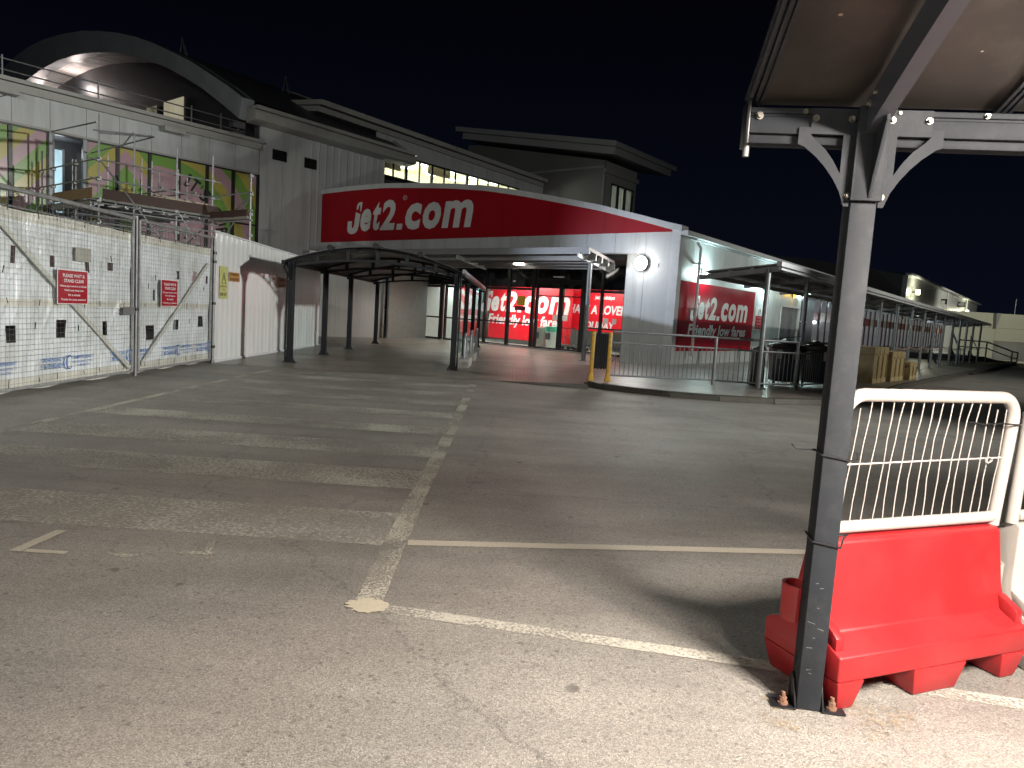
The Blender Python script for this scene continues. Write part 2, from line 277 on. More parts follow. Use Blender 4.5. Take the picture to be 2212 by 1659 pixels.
# ------------------------------------------------------------------ mesh helpers
class MB:
    def __init__(s): s.v = []; s.f = []
    def add(s, vs, fs):
        k = len(s.v); s.v += [tuple(x) for x in vs]; s.f += [tuple(i + k for i in f) for f in fs]; return s
    def box(s, x0, x1, y0, y1, z0, z1):
        x0, x1 = sorted((x0, x1)); y0, y1 = sorted((y0, y1)); z0, z1 = sorted((z0, z1))
        return s.add([(x0, y0, z0), (x1, y0, z0), (x1, y1, z0), (x0, y1, z0), (x0, y0, z1), (x1, y0, z1), (x1, y1, z1), (x0, y1, z1)],
                     [(0, 3, 2, 1), (4, 5, 6, 7), (0, 1, 5, 4), (1, 2, 6, 5), (2, 3, 7, 6), (3, 0, 4, 7)])
    def bar(s, p, q, w, h=None, up=(0, 0, 1)):
        h = h or w; p = Vector(p); q = Vector(q); d = (q - p).normalized(); u = Vector(up)
        if abs(d.dot(u)) > .98: u = Vector((0, 1, 0))
        x = d.cross(u).normalized(); y = x.cross(d).normalized(); vs = []
        for c in (p, q):
            for sx, sy in ((-1, -1), (1, -1), (1, 1), (-1, 1)): vs.append(c + x * sx * w / 2 + y * sy * h / 2)
        return s.add(vs, [(3, 2, 1, 0), (4, 5, 6, 7), (0, 1, 5, 4), (1, 2, 6, 5), (2, 3, 7, 6), (3, 0, 4, 7)])
    def tube(s, pts, r, n=8, closed=False, caps=True):
        pts = [Vector(p) for p in pts]; m = len(pts); rings = []; prev = None
        for i, p in enumerate(pts):
            a = pts[i - 1] if (i > 0 or closed) else p; b = pts[(i + 1) % m] if (i < m - 1 or closed) else p
            d = (b - a).normalized()
            if prev is None:
                u = Vector((0, 0, 1)) if abs(d.z) < .9 else Vector((1, 0, 0)); x = d.cross(u).normalized()
            else: x = (prev - d * prev.dot(d)).normalized()
            prev = x; y = d.cross(x); rr = r[i] if isinstance(r, (list, tuple)) else r
            rings.append([p + (x * math.cos(2 * math.pi * k / n) + y * math.sin(2 * math.pi * k / n)) * rr for k in range(n)])
        k0 = len(s.v)
        for rg in rings: s.v += [tuple(q) for q in rg]
        for i in range(m if closed else m - 1):
            j = (i + 1) % m
            for k in range(n): s.f.append((k0 + i * n + k, k0 + i * n + (k + 1) % n, k0 + j * n + (k + 1) % n, k0 + j * n + k))
        if caps and not closed:
            s.f.append(tuple(k0 + k for k in reversed(range(n)))); s.f.append(tuple(k0 + (m - 1) * n + k for k in range(n)))
        return s
    def prism(s, poly, fn, w0, w1):
        n = len(poly); A = [fn(u, v, w0) for u, v in poly]; B = [fn(u, v, w1) for u, v in poly]
        return s.add(A + B, [tuple(range(n))[::-1], tuple(range(n, 2 * n))] + [(i, (i + 1) % n, (i + 1) % n + n, i + n) for i in range(n)])
    def quad(s, a, b, c, d): return s.add([a, b, c, d], [(0, 1, 2, 3)])
    def grid(s, fn, nu, nv, keep=None):
        k = len(s.v)
        for i in range(nu + 1):
            for j in range(nv + 1): s.v.append(tuple(fn(i / nu, j / nv)))
        for i in range(nu):
            for j in range(nv):
                if keep and not keep((i + .5) / nu, (j + .5) / nv): continue
                a = k + i * (nv + 1) + j; s.f.append((a, a + nv + 1, a + nv + 2, a + 1))
        return s
    def build(s, name, m, parent=None, smooth=False, bevel=0, seg=2, fixn=True):
        me = bpy.data.meshes.new(name); me.from_pydata(s.v, [], s.f); me.update()
        if fixn or bevel:
            bm = bmesh.new(); bm.from_mesh(me)
            if fixn: bmesh.ops.recalc_face_normals(bm, faces=bm.faces)
            if bevel:
                ed = [e for e in bm.edges if len(e.link_faces) == 2 and e.calc_face_angle(0) > R(20)]
                bmesh.ops.bevel(bm, geom=ed, offset=bevel, segments=seg, profile=.5, affect='EDGES', clamp_overlap=True)
            bm.to_mesh(me); bm.free()
        if smooth or bevel:
            me.polygons.foreach_set('use_smooth', [True] * len(me.polygons)); me.set_sharp_from_angle(angle=R(38))
        me.materials.append(m)
        o = bpy.data.objects.new(name, me); COL.objects.link(o)
        if parent is not None: o.parent = parent
        return o
def tag(o, label=None, cat=None, group=None, kind=None):
    if label: o['label'] = label
    if cat: o['category'] = cat
    if group: o['group'] = group
    if kind: o['kind'] = kind
    return o
def thing(name, label, cat, loc=(0, 0, 0), rz=0.0, group=None):
    o = bpy.data.objects.new(name, None); COL.objects.link(o); o.empty_display_size = .2
    o.location = loc; o.rotation_euler = (0, 0, rz); return tag(o, label, cat, group)
def bthing(name, label, cat, a=0, b=0, z=0, group=None):   # placed in the building frame
    return thing(name, label, cat, W(a, b, z), -AZ, group)
def place(o, loc, rz=0.0): o.location = loc; o.rotation_euler = (0, 0, rz); return o
def kids(o): return [x for x in bpy.data.objects if x.parent == o]
def copy_tree(o, parent=None):
    ch = kids(o); c = o.copy(); COL.objects.link(c); c.parent = parent
    for k in ch: copy_tree(k, c)
    return c
def struct(o): return tag(o, kind='structure')
TXT = {}
def textmesh(s, bold=.0, shear=0.0, ext=.004, res=3):
    key = (s, bold, shear, ext, res)
    if key not in TXT:
        cu = bpy.data.curves.new('t', 'FONT'); cu.body = s; cu.offset = bold; cu.shear = shear; cu.extrude = .0; cu.resolution_u = res
        ob = bpy.data.objects.new('t', cu); COL.objects.link(ob)
        dg = bpy.context.evaluated_depsgraph_get(); dg.update(); me = bpy.data.meshes.new_from_object(ob.evaluated_get(dg))
        vs = [v.co.copy() for v in me.vertices]; fs = [tuple(p.vertices) for p in me.polygons]
        bpy.data.objects.remove(ob); bpy.data.curves.remove(cu); bpy.data.meshes.remove(me)
        x0 = min(v.x for v in vs); x1 = max(v.x for v in vs); y0 = min(v.y for v in vs); y1 = max(v.y for v in vs)
        TXT[key] = (vs, fs, x0, x1, y0, y1)
    return TXT[key]
def text(mb, s, fn, u0, u1, v0, v1=None, bold=0.0, shear=0.0, res=3, keepasp=False):
    """write s into mb; fn(u, v) -> point; the glyph box is fitted to u0..u1, v0..v1"""
    vs, fs, x0, x1, y0, y1 = textmesh(s, bold, shear, 0, res)
    su = (u1 - u0) / (x1 - x0)
    if v1 is None: v1 = v0 + abs(su) * (y1 - y0)
    sv = (v1 - v0) / (y1 - y0)
    mb.add([fn(u0 + (v.x - x0) * su, v0 + (v.y - y0) * sv) for v in vs], fs)

#@@STRUCT
# ------------------------------------------------------------------ ground
g = MB().grid(lambda u, v: (-160 + 380 * u, -60 + 330 * v, 0), 38, 33)
struct(g.build('ground', MATS['asphalt'], fixn=False))
# block paving in front of the entrance (4 mm above the asphalt), edged with a row of setts
edge = [(-7.3, 16.15), (-6.1, 16.42), (-4.1, 16.3), (-2.3, 16.42), (-.4, 16.36), (1.6, 15.9), (1.95, 16.6)]
pav = edge + [(3.0, 17.4), (9.4, 22.6), (12, 27), (2, 37), (-20, 55), (-30, 40), (-7.3, 16.6)]
m_ = MB(); m_.add([(x, y, .004) for x, y in pav], [tuple(range(len(pav)))]); struct(m_.build('pavement', MATS['block_paving'], fixn=False))
# raised footway on the right with its kerb
kl = [(1.75, 16.55), (2.0, 16.05), (2.6, 15.55), (3.4, 15.2), (4.4, 15.0), (5.6, 15.05), (6.9, 15.5), (8.2, 16.6), (9.3, 18.0), (10.4, 19.6), (12.0, 21.9), (17.2, 28.4), (27, 40.5), (39, 55.5)]
foot = kl + [(33, 60), (10, 32), (5.6, 25.1), (3.9, 24), (1.9, 17.2)]
m_ = MB(); m_.add([(x, y, .125) for x, y in foot], [tuple(range(len(foot)))]); struct(m_.build('footway', MATS['block_paving'], fixn=False))
kb = MB()
for i in range(len(kl) - 1):
    p, q = Vector(kl[i] + (0,)), Vector(kl[i + 1] + (0,)); L_ = (q - p).length; n = max(1, int(L_ / .9)); d = (q - p) / n; nr = Vector((d.y, -d.x, 0)).normalized()
    for k in range(n):
        a = p + d * k + d * .008; b = p + d * (k + 1) - d * .008
        hh = .129 if i > 0 else .10
        kb.add([a, b, b - nr * .14, a - nr * .14, a + Vector((0, 0, hh)) - nr * .015, b + Vector((0, 0, hh)) - nr * .015, b - nr * .14 + Vector((0, 0, hh)), a - nr * .14 + Vector((0, 0, hh))],
               [(0, 3, 2, 1), (4, 5, 6, 7), (0, 1, 5, 4), (1, 2, 6, 5), (2, 3, 7, 6), (3, 0, 4, 7)])
kb.v = [(x, y, z) for x, y, z in kb.v]
struct(kb.build('kerb', KERBM, bevel=.008, seg=1))
# dropped kerb nose where the raised footway begins
nose = MB()
pts = [(-.35, 16.38), (0, 16.22), (.5, 16.02), (1.1, 15.85), (1.7, 15.75)]; inn = [(-.3, 16.42), (.1, 16.40), (.6, 16.36), (1.2, 16.32), (1.72, 16.3)]
hs = [.008, .02, .035, .05, .07]
vs = [(x, y, .0) for x, y in pts] + [(x, y + .02, h) for (x, y), h in zip(pts, hs)] + [(x, y, h) for (x, y), h in zip(inn, hs)]
fs = []
for i in range(4): fs += [(i, i + 1, i + 6, i + 5), (i + 5, i + 6, i + 11, i + 10)]
nose.add(vs, fs); struct(nose.build('kerb_ramp', KERBM, fixn=False))
# road markings: 4 mm sheets
mat_paint('fresh_line_paint', (.55, .52, .45), .80, 1.12)
mat_paint('worn_line_paint', (.58, .55, .47), .90, 1.16, 70, 1.6)
mat_paint('faded_hatch_paint', (.56, .54, .475), .78, 1.26, 34, .9)
mat_paint('faded_letter_paint', (.55, .52, .44), 1.08, 1.28, 60, 3.0)
mat_paint('patch_paint', (.60, .54, .42), .2, .3)
mat_paint('thick_line_paint', (.58, .53, .44), .55, .78)
def strip(name, pts, wdt, m, z=.004):
    mb = MB(); P = [Vector((x, y, z)) for x, y in pts]
    for i in range(len(P) - 1):
        d = (P[i + 1] - P[i]).normalized(); n = Vector((-d.y, d.x, 0)) * wdt / 2
        mb.quad(P[i] + n, P[i + 1] + n, P[i + 1] - n, P[i] - n)
    return struct(mb.build(name, MATS[m], fixn=False))
strip('painted_line', [(-.70, 3.70), (-.74, 5.5), (-.76, 8.5)], .15, 'worn_line_paint')
strip('painted_line', [(-.76, 8.52), (-.80, 12), (-.86, 16.05)], .15, 'worn_line_paint')
strip('painted_line', [(-.62, 3.62), (1.16, 3.28), (2.5, 3.0), (5, 2.5)], .10, 'fresh_line_paint')
strip('painted_line', [(-.64, 4.69), (2.1, 5.02), (7, 5.55)], .105, 'thick_line_paint')
strip('painted_line', [(-5.42, 7.3), (-5.42, 11), (-5.36, 16.0)], .12, 'worn_line_paint')
blob = []
random.seed(3)
for k in range(40):
    a = 2 * math.pi * k / 40; rr = 1 + random.uniform(-.22, .2) * (1 if math.cos(a) < .3 else .4); blob.append((-.69 + .115 * rr * math.cos(a), 3.635 + .085 * rr * math.sin(a), .008))
struct(MB().add(blob, [tuple(range(40))]).build('painted_patch', MATS['patch_paint'], fixn=False))
for i, (y0, y1, x1) in enumerate([(4.64, 5.4, -.8), (6.15, 6.86, -.8), (7.5, 8.18, -.8), (8.9, 9.45, -.8), (10.3, 10.85, -.85), (11.65, 12.25, -.85), (12.95, 13.5, -.9), (14.35, 14.95, -.9)]):
    struct(MB().grid(lambda u, v: (-5.35 + (x1 + 5.35) * u, y0 + (y1 - y0) * v - .04 * u, .0045), 6, 1).build('painted_hatch', MATS['faded_hatch_paint'], fixn=False))
mb = MB(); fn = lambda u, v: (u, v, .0055)
mb.add([(-2.93, 4.09, .0055), (-2.86, 4.09, .0055), (-2.84, 4.50, .0055), (-2.91, 4.50, .0055)], [(0, 1, 2, 3)])
mb.add([(-2.85, 4.09, .0055), (-2.6, 4.09, .0055), (-2.6, 4.14, .0055), (-2.85, 4.14, .0055)], [(0, 1, 2, 3)])
struct(mb.build('painted_letter', MATS['thick_line_paint'], fixn=False))
mb = MB(); text(mb, 'OA', fn, -2.45, -1.72, 4.1, 4.5)
struct(mb.build('painted_letters', MATS['faded_letter_paint'], fixn=False))
mb = MB()
for k, x in enumerate([-4.75, -4.45, -4.12, -3.7, -3.2, -2.7]): mb.add([(x, 15.35, .005), (x + .1, 15.35, .005), (x + .16, 15.7, .005), (x + .06, 15.7, .005)], [(0, 1, 2, 3)])
struct(mb.build('painted_ticks', MATS['fresh_line_paint'], fixn=False))
# cement mortar smear round the near post
sm = []
random.seed(11)
for k in range(48):
    a = 2 * math.pi * k / 48; rr = 1 + random.uniform(-.12, .12); sm.append((1.42 + .36 * rr * math.cos(a), 2.84 + .17 * rr * math.sin(a), .0075))
mat_paint('cement_smear', (.36, .29, .20), 1.02, 1.42, 24, 3.0)
struct(MB().add(sm, [tuple(range(48))]).build('cement_patch', MATS['cement_smear'], fixn=False))

#@@BUILDINGS
# ------------------------------------------------------------------ entrance block (red fascia)
EB = bthing('entrance_block', 'single storey entrance building with curved roofline, pale panels and a lit glass lobby', 'building')
TOP = [(-20.66, 7.33), (-18.2, 7.37), (-15.7, 7.35), (-13.1, 7.2), (-11, 7.04), (-9.05, 6.83), (-7.22, 6.53), (-5.46, 6.2), (-3.44, 5.8), (-1.63, 5.36), (0.0, 4.93)]
def top_at(a):
    for (x0, z0), (x1, z1) in zip(TOP, TOP[1:]):
        if x0 <= a <= x1: return z0 + (z1 - z0) * (a - x0) / (x1 - x0)
    return TOP[-1][1]
J = [-20.66, -19.0, -17.75, -16.5, -15.2, -13.95, -12.7, -11.43, -10.16, -8.9, -7.64, -6.38, -5.11, -3.84, -2.585, -1.305, -.12]
fp = MB()
for a0, a1 in zip(J, J[1:]):
    zb = 3.98 if a1 < -2.2 else 0.02
    a0_, a1_ = a0 + .006, a1 - .006
    if a0 < -2.2 < a1 or abs(a0 + 2.585) < .01:
        fp.prism([(a0_, 3.98), (-2.03, 3.98), (-2.03, .02), (a1_, .02), (a1_, top_at(a1_) - .05), (a0_, top_at(a0_) - .05)], lambda u, v, w_: (u, w_, v), 0, .08)
    else:
        fp.prism([(a0_, zb), (a1_, zb), (a1_, top_at(a1_) - .05), (a0_, top_at(a0_) - .05)], lambda u, v, w_: (u, w_, v), 0, .08)
fp.build('wall', PANEL, EB)
# backing wall, lintel over the recess, recess ceiling, return wall
bk = MB().prism([(-20.6, 3.97)] + [(a, z - .1) for a, z in TOP] + [(0, 0), (-2.1, 0), (-2.1, 3.97)], lambda u, v, w_: (u, w_, v), .085, .25)
bk.box(-2.1, -2.03, .25, 3.1, 0, 3.97)
bk.build('backing_wall', PANEL_D, EB)
MB().box(-20.5, -2.1, .26, 3.1, 3.80, 3.95).build('recess_ceiling', mat('soffit_dark', (.05, .05, .055), .5), EB)
# side wall x'=0
sw = MB(); js = [.0, 1.2, 2.45, 3.7, 4.95, 6.2, 7.45, 8.7, 9.95, 10.85]
def side_top(b): return 4.72 - .011 * b
for b0, b1 in zip(js, js[1:]): sw.prism([(b0 + .006, .02), (b1 - .006, .02), (b1 - .006, side_top(b1)), (b0 + .006, side_top(b0))], lambda u, v, w_: (w_, u, v), -.08, 0)
sw.prism([(10.86, 2.72), (13.5, 2.72), (13.5, side_top(13)), (10.86, side_top(11))], lambda u, v, w_: (w_, u, v), -.08, 0)
sw.prism([(13.51, .02), (15.7, .02), (15.7, side_top(15)), (13.51, side_top(13))], lambda u, v, w_: (w_, u, v), -.08, 0)
sw.prism([(15.71, 3.5), (57.6, 3.5), (57.6, side_top(40)), (15.71, side_top(15))], lambda u, v, w_: (w_, u, v), -.08, 0)
sw.prism([(57.61, .02), (80, .02), (80, side_top(50)), (57.61, side_top(40))], lambda u, v, w_: (w_, u, v), -.08, 0)
sw.box(-.08, 0, 15.71, 57.6, .02, .75)
sw.build('side_wall', PANEL, EB)
# corner trim, roof trim, roof
MB().box(-.30, .035, -.035, .06, .02, 4.86).box(.004, .035, .06, .25, .02, 4.8).build('corner_trim', TRIM, EB)
tr = MB()
for i in range(40):
    a0 = -20.66 + i * 20.75 / 40; a1 = a0 + 20.75 / 40
    gap = .012 if i % 4 == 3 else 0
    z0, z1 = top_at(min(a0, 0)), top_at(min(a1, 0))
    tr.prism([(a0, z0 - .2), (a1 - gap, z1 - .2), (a1 - gap, z1 + .02), (a0, z0 + .02)], lambda u, v, w_: (u, w_, v), -.09, .42)
tr.build('roof_trim', TRIM, EB)
rf = MB()
for i in range(20):
    a0 = -20.66 + i * 20.66 / 20; a1 = a0 + 20.66 / 20; rf.quad((a0, .3, top_at(a0)), (a1, .3, top_at(a1)), (a1, 20, top_at(a1) - .35), (a0, 20, top_at(a0) - .35))
rf.build('roof', ROOF, EB, fixn=False)
eg = MB().bar((.16, -.05, 4.70), (.16, 80, 4.0), .30, .16).bar((.06, .1, 4.60), (.06, 80, 3.92), .12, .06)
eg.build('gutter', TRIM, EB)
rs = MB(); rs.quad((.1, .1, 4.76), (.1, 80, 4.05), (-9, 80, 5.6), (-9, .4, 6.2)); rs.build('side_roof', ROOF, EB, fixn=False)
# red fascia band + lettering
sg = MB(); N_ = 30
bot = lambda a: 4.64 + (a + 20.66) / 20.66 * .11
tl = lambda a: top_at(a) - .2 if a > -19 else top_at(a) - .19
pl = [(-20.6 + i * 20.45 / N_, bot(-20.6 + i * 20.45 / N_)) for i in range(N_ + 1)] + [(-.15 - i * 20.45 / N_, tl(-.15 - i * 20.45 / N_)) for i in range(N_ + 1)]
SG = bthing('fascia_sign', 'long red curved fascia sign with big white airline lettering above the entrance', 'sign')
sg.prism(pl, lambda u, v, w_: (u, w_, v), -.03, -.002); sg.build('panel', RED, SG)
def jet_logo(mb, fn, U0, U1, V0, V1, tail=True):
    """J with a notched top, then et2.com, all slanted; box U0..U1 x V0..V1 (V0 baseline)"""
    Wd = U1 - U0; H = V1 - V0
    def sh(u, v): return fn(U0 + u * Wd + .17 * (v) * H, V0 + v * H)
    # J: hook, stem, detached cap with plane notch
    def P(poly): mb.add([sh(u, v) for u, v in poly], [tuple(range(len(poly)))])
    P([(0, .36), (.040, .36), (.042, .18), (.050, .10), (.060, .12), (.064, .25), (.064, .68), (.108, .60), (.108, .20), (.102, .02), (.085, -.08), (.055, -.12), (.025, -.08), (.006, .02)])
    P([(.066, .76), (.066, .92), (.074, 1.0), (.088, 1.03), (.112, 1.03), (.112, .67), (.099, .74), (.096, .90), (.085, .92), (.081, .78)])
    P([(.440, -.01), (.486, -.01), (.486, .19), (.440, .19)])
    f2 = sh2(fn, U0, Wd, V0, H)
    text(mb, 'e', f2, .116, .212, -.03, .78, bold=.045); text(mb, 't', f2, .222, .290, -.01, 1.0, bold=.04)
    text(mb, '2', f2, .302, .420, -.01, 1.04, bold=.04)
    text(mb, 'c', f2, .500, .622, -.03, .86, bold=.045); text(mb, 'o', f2, .638, .775, -.03, .86, bold=.045); text(mb, 'm', f2, .795, 1.0, -.01, .86, bold=.035)
def sh2(fn, U0, Wd, V0, H): return lambda u, v: fn(U0 + u * Wd + .17 * v * H, V0 + v * H)
sm_ = MB()
for a in (-18.1, -15.6, -13.1, -10.6, -8.1, -5.6, -3.1): sm_.box(a - .006, a + .006, -.0325, -.03, bot(a), tl(a))
sm_.build('panel_seam', mat('seam_dark', (.06, .004, .006), .6), SG)
lt = MB(); jet_logo(lt, lambda u, v: (u, -.036, v), -18.45, -9.9, 5.17, 6.53); 
lt.build('lettering', WHITE_V, SG, fixn=False)
rg = MB(); ring = [(-14.15 + .13 * math.cos(t * math.pi / 8), -.037, 6.62 + .10 * math.sin(t * math.pi / 8)) for t in range(17)]
rg.tube(ring, .012, 5); text(rg, 'R', lambda u, v: (u, -.037, v), -14.2, -14.1, 6.57, 6.67); rg.build('registered_mark', WHITE_V, SG, fixn=False)
# lobby: floor, ceiling, back walls, lamps inside
LB = MB().box(-16.2, -1.9, 3.15, 11.5, .0, .03); LB.build('lobby_floor', mat('lobby_floor', (.42, .40, .36), .25, 0, .06, 3), EB)
MB().box(-16.2, -1.9, 3.4, 11.5, 3.3, 3.4).box(-16.2, -1.9, 11.4, 11.5, .03, 3.3).box(-1.95, -1.9, 3.4, 11.4, .03, 3.3).box(-16.2, -16.1, 3.5, 11.4, .03, 3.3).build('lobby_walls', mat('lobby_wall', (.50, .49, .45), .6, 0, .05, 2), EB)
# glazing
GF = MB()
def vbar(a, w_=.10, z0=0.0, z1=3.8, d=.12): GF.box(a - w_ / 2, a + w_ / 2, 3.2 - d / 2, 3.2 + d / 2, z0, z1)
for a, w_ in [(-16.12, .14), (-14.62, .22), (-14.32, .1), (-12.85, .12), (-11.62, .14), (-10.18, .16), (-8.72, .16), (-8.48, .12), (-7.12, .22), (-5.95, .22), (-5.0, .12), (-3.6, .12), (-2.2, .14)]: vbar(a, w_)
for a0, a1 in [(-16.05, -14.73), (-14.27, -12.91), (-12.79, -11.69), (-11.55, -10.26), (-10.10, -8.80), (-5.84, -5.06), (-4.94, -3.66), (-3.54, -2.27)]:
    GF.box(a0, a1, 3.15, 3.25, 1.10, 1.17); GF.box(a0, a1, 3.14, 3.26, .0, .10); GF.box(a0, a1, 3.14, 3.26, 2.66, 2.78)
GF.box(-8.42, -6.06, 3.14, 3.26, 2.98, 3.2); GF.box(-8.42, -7.23, 3.14, 3.26, .0, .12); GF.box(-7.01, -6.06, 3.14, 3.26, 0, .12)
GF.box(-8.42, -7.23, 3.15, 3.25, 2.42, 2.47).box(-7.01, -6.06, 3.15, 3.25, 2.42, 2.47)
GF.build('glazing_frame', BLACKF, EB)
for a0, a1 in [(-16.05, -14.73), (-14.27, -12.91), (-12.79, -11.69), (-11.55, -10.26), (-10.10, -8.80), (-5.84, -5.06), (-4.94, -3.66), (-3.54, -2.27)]:
    for z0_, z1_ in ((.10, 1.10), (1.17, 2.66)): MB().box(a0, a1, 3.195, 3.205, z0_, z1_).build('window_glass', glass('clear_glass'), EB)
for a0, a1 in ((-8.42, -7.23), (-7.01, -6.06)): MB().box(a0, a1, 3.195, 3.205, .12, 2.98).build('sliding_door', glass('clear_glass'), EB)
MB().grid(lambda u, v: (-16.05 + 13.8 * u, 3.19 + .02 * math.sin(u * 60) * math.sin(v * 5), 2.79 + 1.02 * v), 60, 4).build('black_transom', BLACKG, EB, smooth=True, fixn=False)
MB().box(-7.5, -6.95, 2.98, 3.12, 3.27, 3.33).build('door_sensor', TRIM, EB)
MB().box(-12, -4, 2.9, 3.12, 0.006, .05).build('threshold', STEEL_D, EB)
# stickers on the doors
for a0, a1 in ((-7.52, -7.25), (-6.98, -6.72), (-4.85, -4.6), (-4.4, -4.2)): MB().box(a0, a1, 3.17, 3.18, 1.37, 1.6).build('door_notice', WHITE_V, EB)
MB().box(-9.62, -9.15, 3.16, 3.17, 1.95, 2.4).build('yellow_notice', mat('yellow_card', (.55, .38, .02), .5), EB)
MB().box(-9.75, -9.1, 3.16, 3.17, 1.72, 1.92).build('maroon_notice', mat('maroon_card', (.13, .01, .03), .5), EB)

def lobby_panel(name, label, a0, a1, b, z0, z1, words, pw, ps=.0):
    o = bthing(name, label, 'display wall', 0, 0)
    MB().box(a0, a1, b, b + .06, z0, z1).build('panel', mat('red_display', (.72, .012, .025), .4, 0, .04, 2), o)
    mb = MB()
    for s, u0, u1, v0, v1 in words: text(mb, s, lambda u, v: (u, b - .008, v), u0, u1, v0, v1, bold=.03, shear=.18)
    mb.build('lettering', WHITE_V, o, fixn=False)
    return o
lobby_panel('display_wall', 'bright red lobby wall with white airline slogan behind the left glass panes', -13.1, -7.9, 5.2, .25, 3.0, [], 0)
o = [x for x in bpy.data.objects if x.get('category') == 'display wall'][0]
mb = MB(); jet_logo(mb, lambda u, v: (u, 5.19, v), -13.7, -8.1, 1.64, 2.62)
text(mb, 'Friendly low fares', lambda u, v: (u, 5.19, v), -13.15, -8.45, .84, 1.5, bold=.03, shear=.18); mb.build('lettering', mat('lit_white', (.8, .8, .8), .5), o, fixn=False)
lobby_panel('display_wall', 'red lobby wall reading have a lovely holiday behind the sliding doors', -8.75, -3.4, 5.9, .95, 3.05,
            [('HAVE A LOVELY', -8.55, -5.05, 1.76, 2.2), ('HOLIDAY', -7.9, -5.9, 1.06, 1.42), ('jet2holidays', -7.1, -6.0, 2.42, 2.66)], 0)
o = bthing('notice_board', 'pale blue poster wall with an orange circle seen through the far left glass', 'poster')
MB().box(-18.2, -15.2, 6.9, 6.96, .9, 2.9).build('panel', mat('pale_blue_print', (.42, .58, .60), .5), o)
MB().tube([(-16.9, 6.895, 1.95), (-16.9, 6.88, 1.95)], .5, 24).build('orange_disc', mat('orange_print', (.55, .12, .05), .5), o)
lamp('lobby_light', 'AREA', W(-10.5, 4.1, 3.2), 280, (1, .93, .85), 1.6, W(-10.4, 4.6, 0))
lamp('lobby_light', 'AREA', W(-6.5, 4.4, 3.2), 150, (1, .93, .85), 1.2, W(-6.4, 5.2, 0))
lamp('lobby_light', 'AREA', W(-15.2, 5.6, 3.2), 110, (.92, 1, .97), 1.2, W(-15.2, 6.2, 0))
# lobby bins and trolleys
def lobby_bin(a, b, m, label, cat='bin', lin=None):
    o = bthing('waste_bin', label, cat, a, b)
    MB().tube([(0, 0, .03), (0, 0, .98)], [.24, .30], 14).build('body', m, o, smooth=True)
    if lin: MB().tube([(0, 0, .82), (0, 0, 1.06)], [.31, .335], 14).build('bin_liner', lin, o, smooth=True)
    MB().box(-.12, .14, -.31, -.29, .45, .75).build('label_plate', mat('bin_label', (.10, .10, .11) if lin is None else (.5, .02, .03), .5), o)
    return o
lobby_bin(-9.0, 4.3, mat('bin_grey', (.42, .41, .38), .45), 'tall grey bin with a black label just inside the sliding door')
lobby_bin(-8.3, 4.25, mat('bin_white', (.5, .55, .5), .45), 'round bin with a green liner and red label inside the sliding door', 'bin', mat('green_liner', (.10, .50, .33), .35, 0, .2, 8, .5, 20))
def trolley(label, loc, rz, group, dark=False):
    o = thing('baggage_trolley', label, 'trolley', loc, rz, group); m = STEEL if not dark else STEEL_D
    f = MB()
    for s in (-1, 1): f.tube([(s * .27, .45, .14), (s * .27, -.35, .20), (s * .27, -.42, .55), (s * .25, -.5, 1.0)], .015, 6)
    f.tube([(-.25, -.5, 1.0), (.25, -.5, 1.0)], .02, 6); f.tube([(-.27, .45, .14), (.27, .45, .14)], .015, 6); f.tube([(-.27, -.42, .6), (.27, -.42, .6)], .012, 6)
    f.build('frame', m, o, smooth=True)
    MB().box(-.25, .25, -.36, .42, .16, .18).build('deck', STEEL_D, o)
    MB().bar((-.26, -.505, 1.0), (.26, -.505, 1.0), .06, .05).build('handle', TIE, o, bevel=.01)
    for x, y in ((-.24, .38), (.24, .38), (0, -.32)): MB().tube([(x - .02, y, .075), (x + .02, y, .075)], .07, 12).build('wheel', TIE, o, smooth=True)
    return o
for k in range(4): trolley('%s from the left steel trolley nested in the row inside the sliding doors' % ['first', 'second', 'third', 'fourth'][k], W(-7.95 + .32 * k, 4.75 + .05 * k, .03), -AZ + R(-80), 'trolleys nested inside the lobby')
# low white wall inside the recess (left return) and grey door panel
o = bthing('recess_wall', 'plain off-white panel wall at the left side of the entrance recess', 'wall')
rw = MB(); bs = [-4.2, -2.9, -1.6, -.35]
aw = lambda b: -14.95 + .12 * b if b < 0 else -14.6
for b0, b1 in zip(bs, bs[1:]): rw.add([(aw(b0), b0 + .004, .0), (aw(b1), b1 - .004, 0), (aw(b1), b1 - .004, 3.75), (aw(b0), b0 + .004, 3.75), (aw(b0) - .1, b0 + .004, 0), (aw(b1) - .1, b1 - .004, 0), (aw(b1) - .1, b1 - .004, 3.75), (aw(b0) - .1, b0 + .004, 3.75)],
    [(0, 1, 2, 3), (7, 6, 5, 4), (0, 4, 5, 1), (1, 5, 6, 2), (2, 6, 7, 3), (3, 7, 4, 0)])
rw.build('panel', PANEL, o); MB().tube([(-14.86, -.45, .02), (-14.86, -.45, 3.7)], .06, 10).build('downpipe', mat('brown_pipe', (.26, .22, .19), .5), o, smooth=True)
rw2 = MB().add([(-14.6, -.35, 0), (-15.6, 3.1, 0), (-15.6, 3.1, 3.75), (-14.6, -.35, 3.75), (-14.72, -.35, 0), (-15.72, 3.1, 0), (-15.72, 3.1, 3.75), (-14.72, -.35, 3.75)], [(0, 1, 2, 3), (7, 6, 5, 4), (0, 4, 5, 1), (1, 5, 6, 2), (2, 6, 7, 3), (3, 7, 4, 0)])
rw2.build('grey_panel', mat('grey_panel', (.22, .225, .215), .5), o)

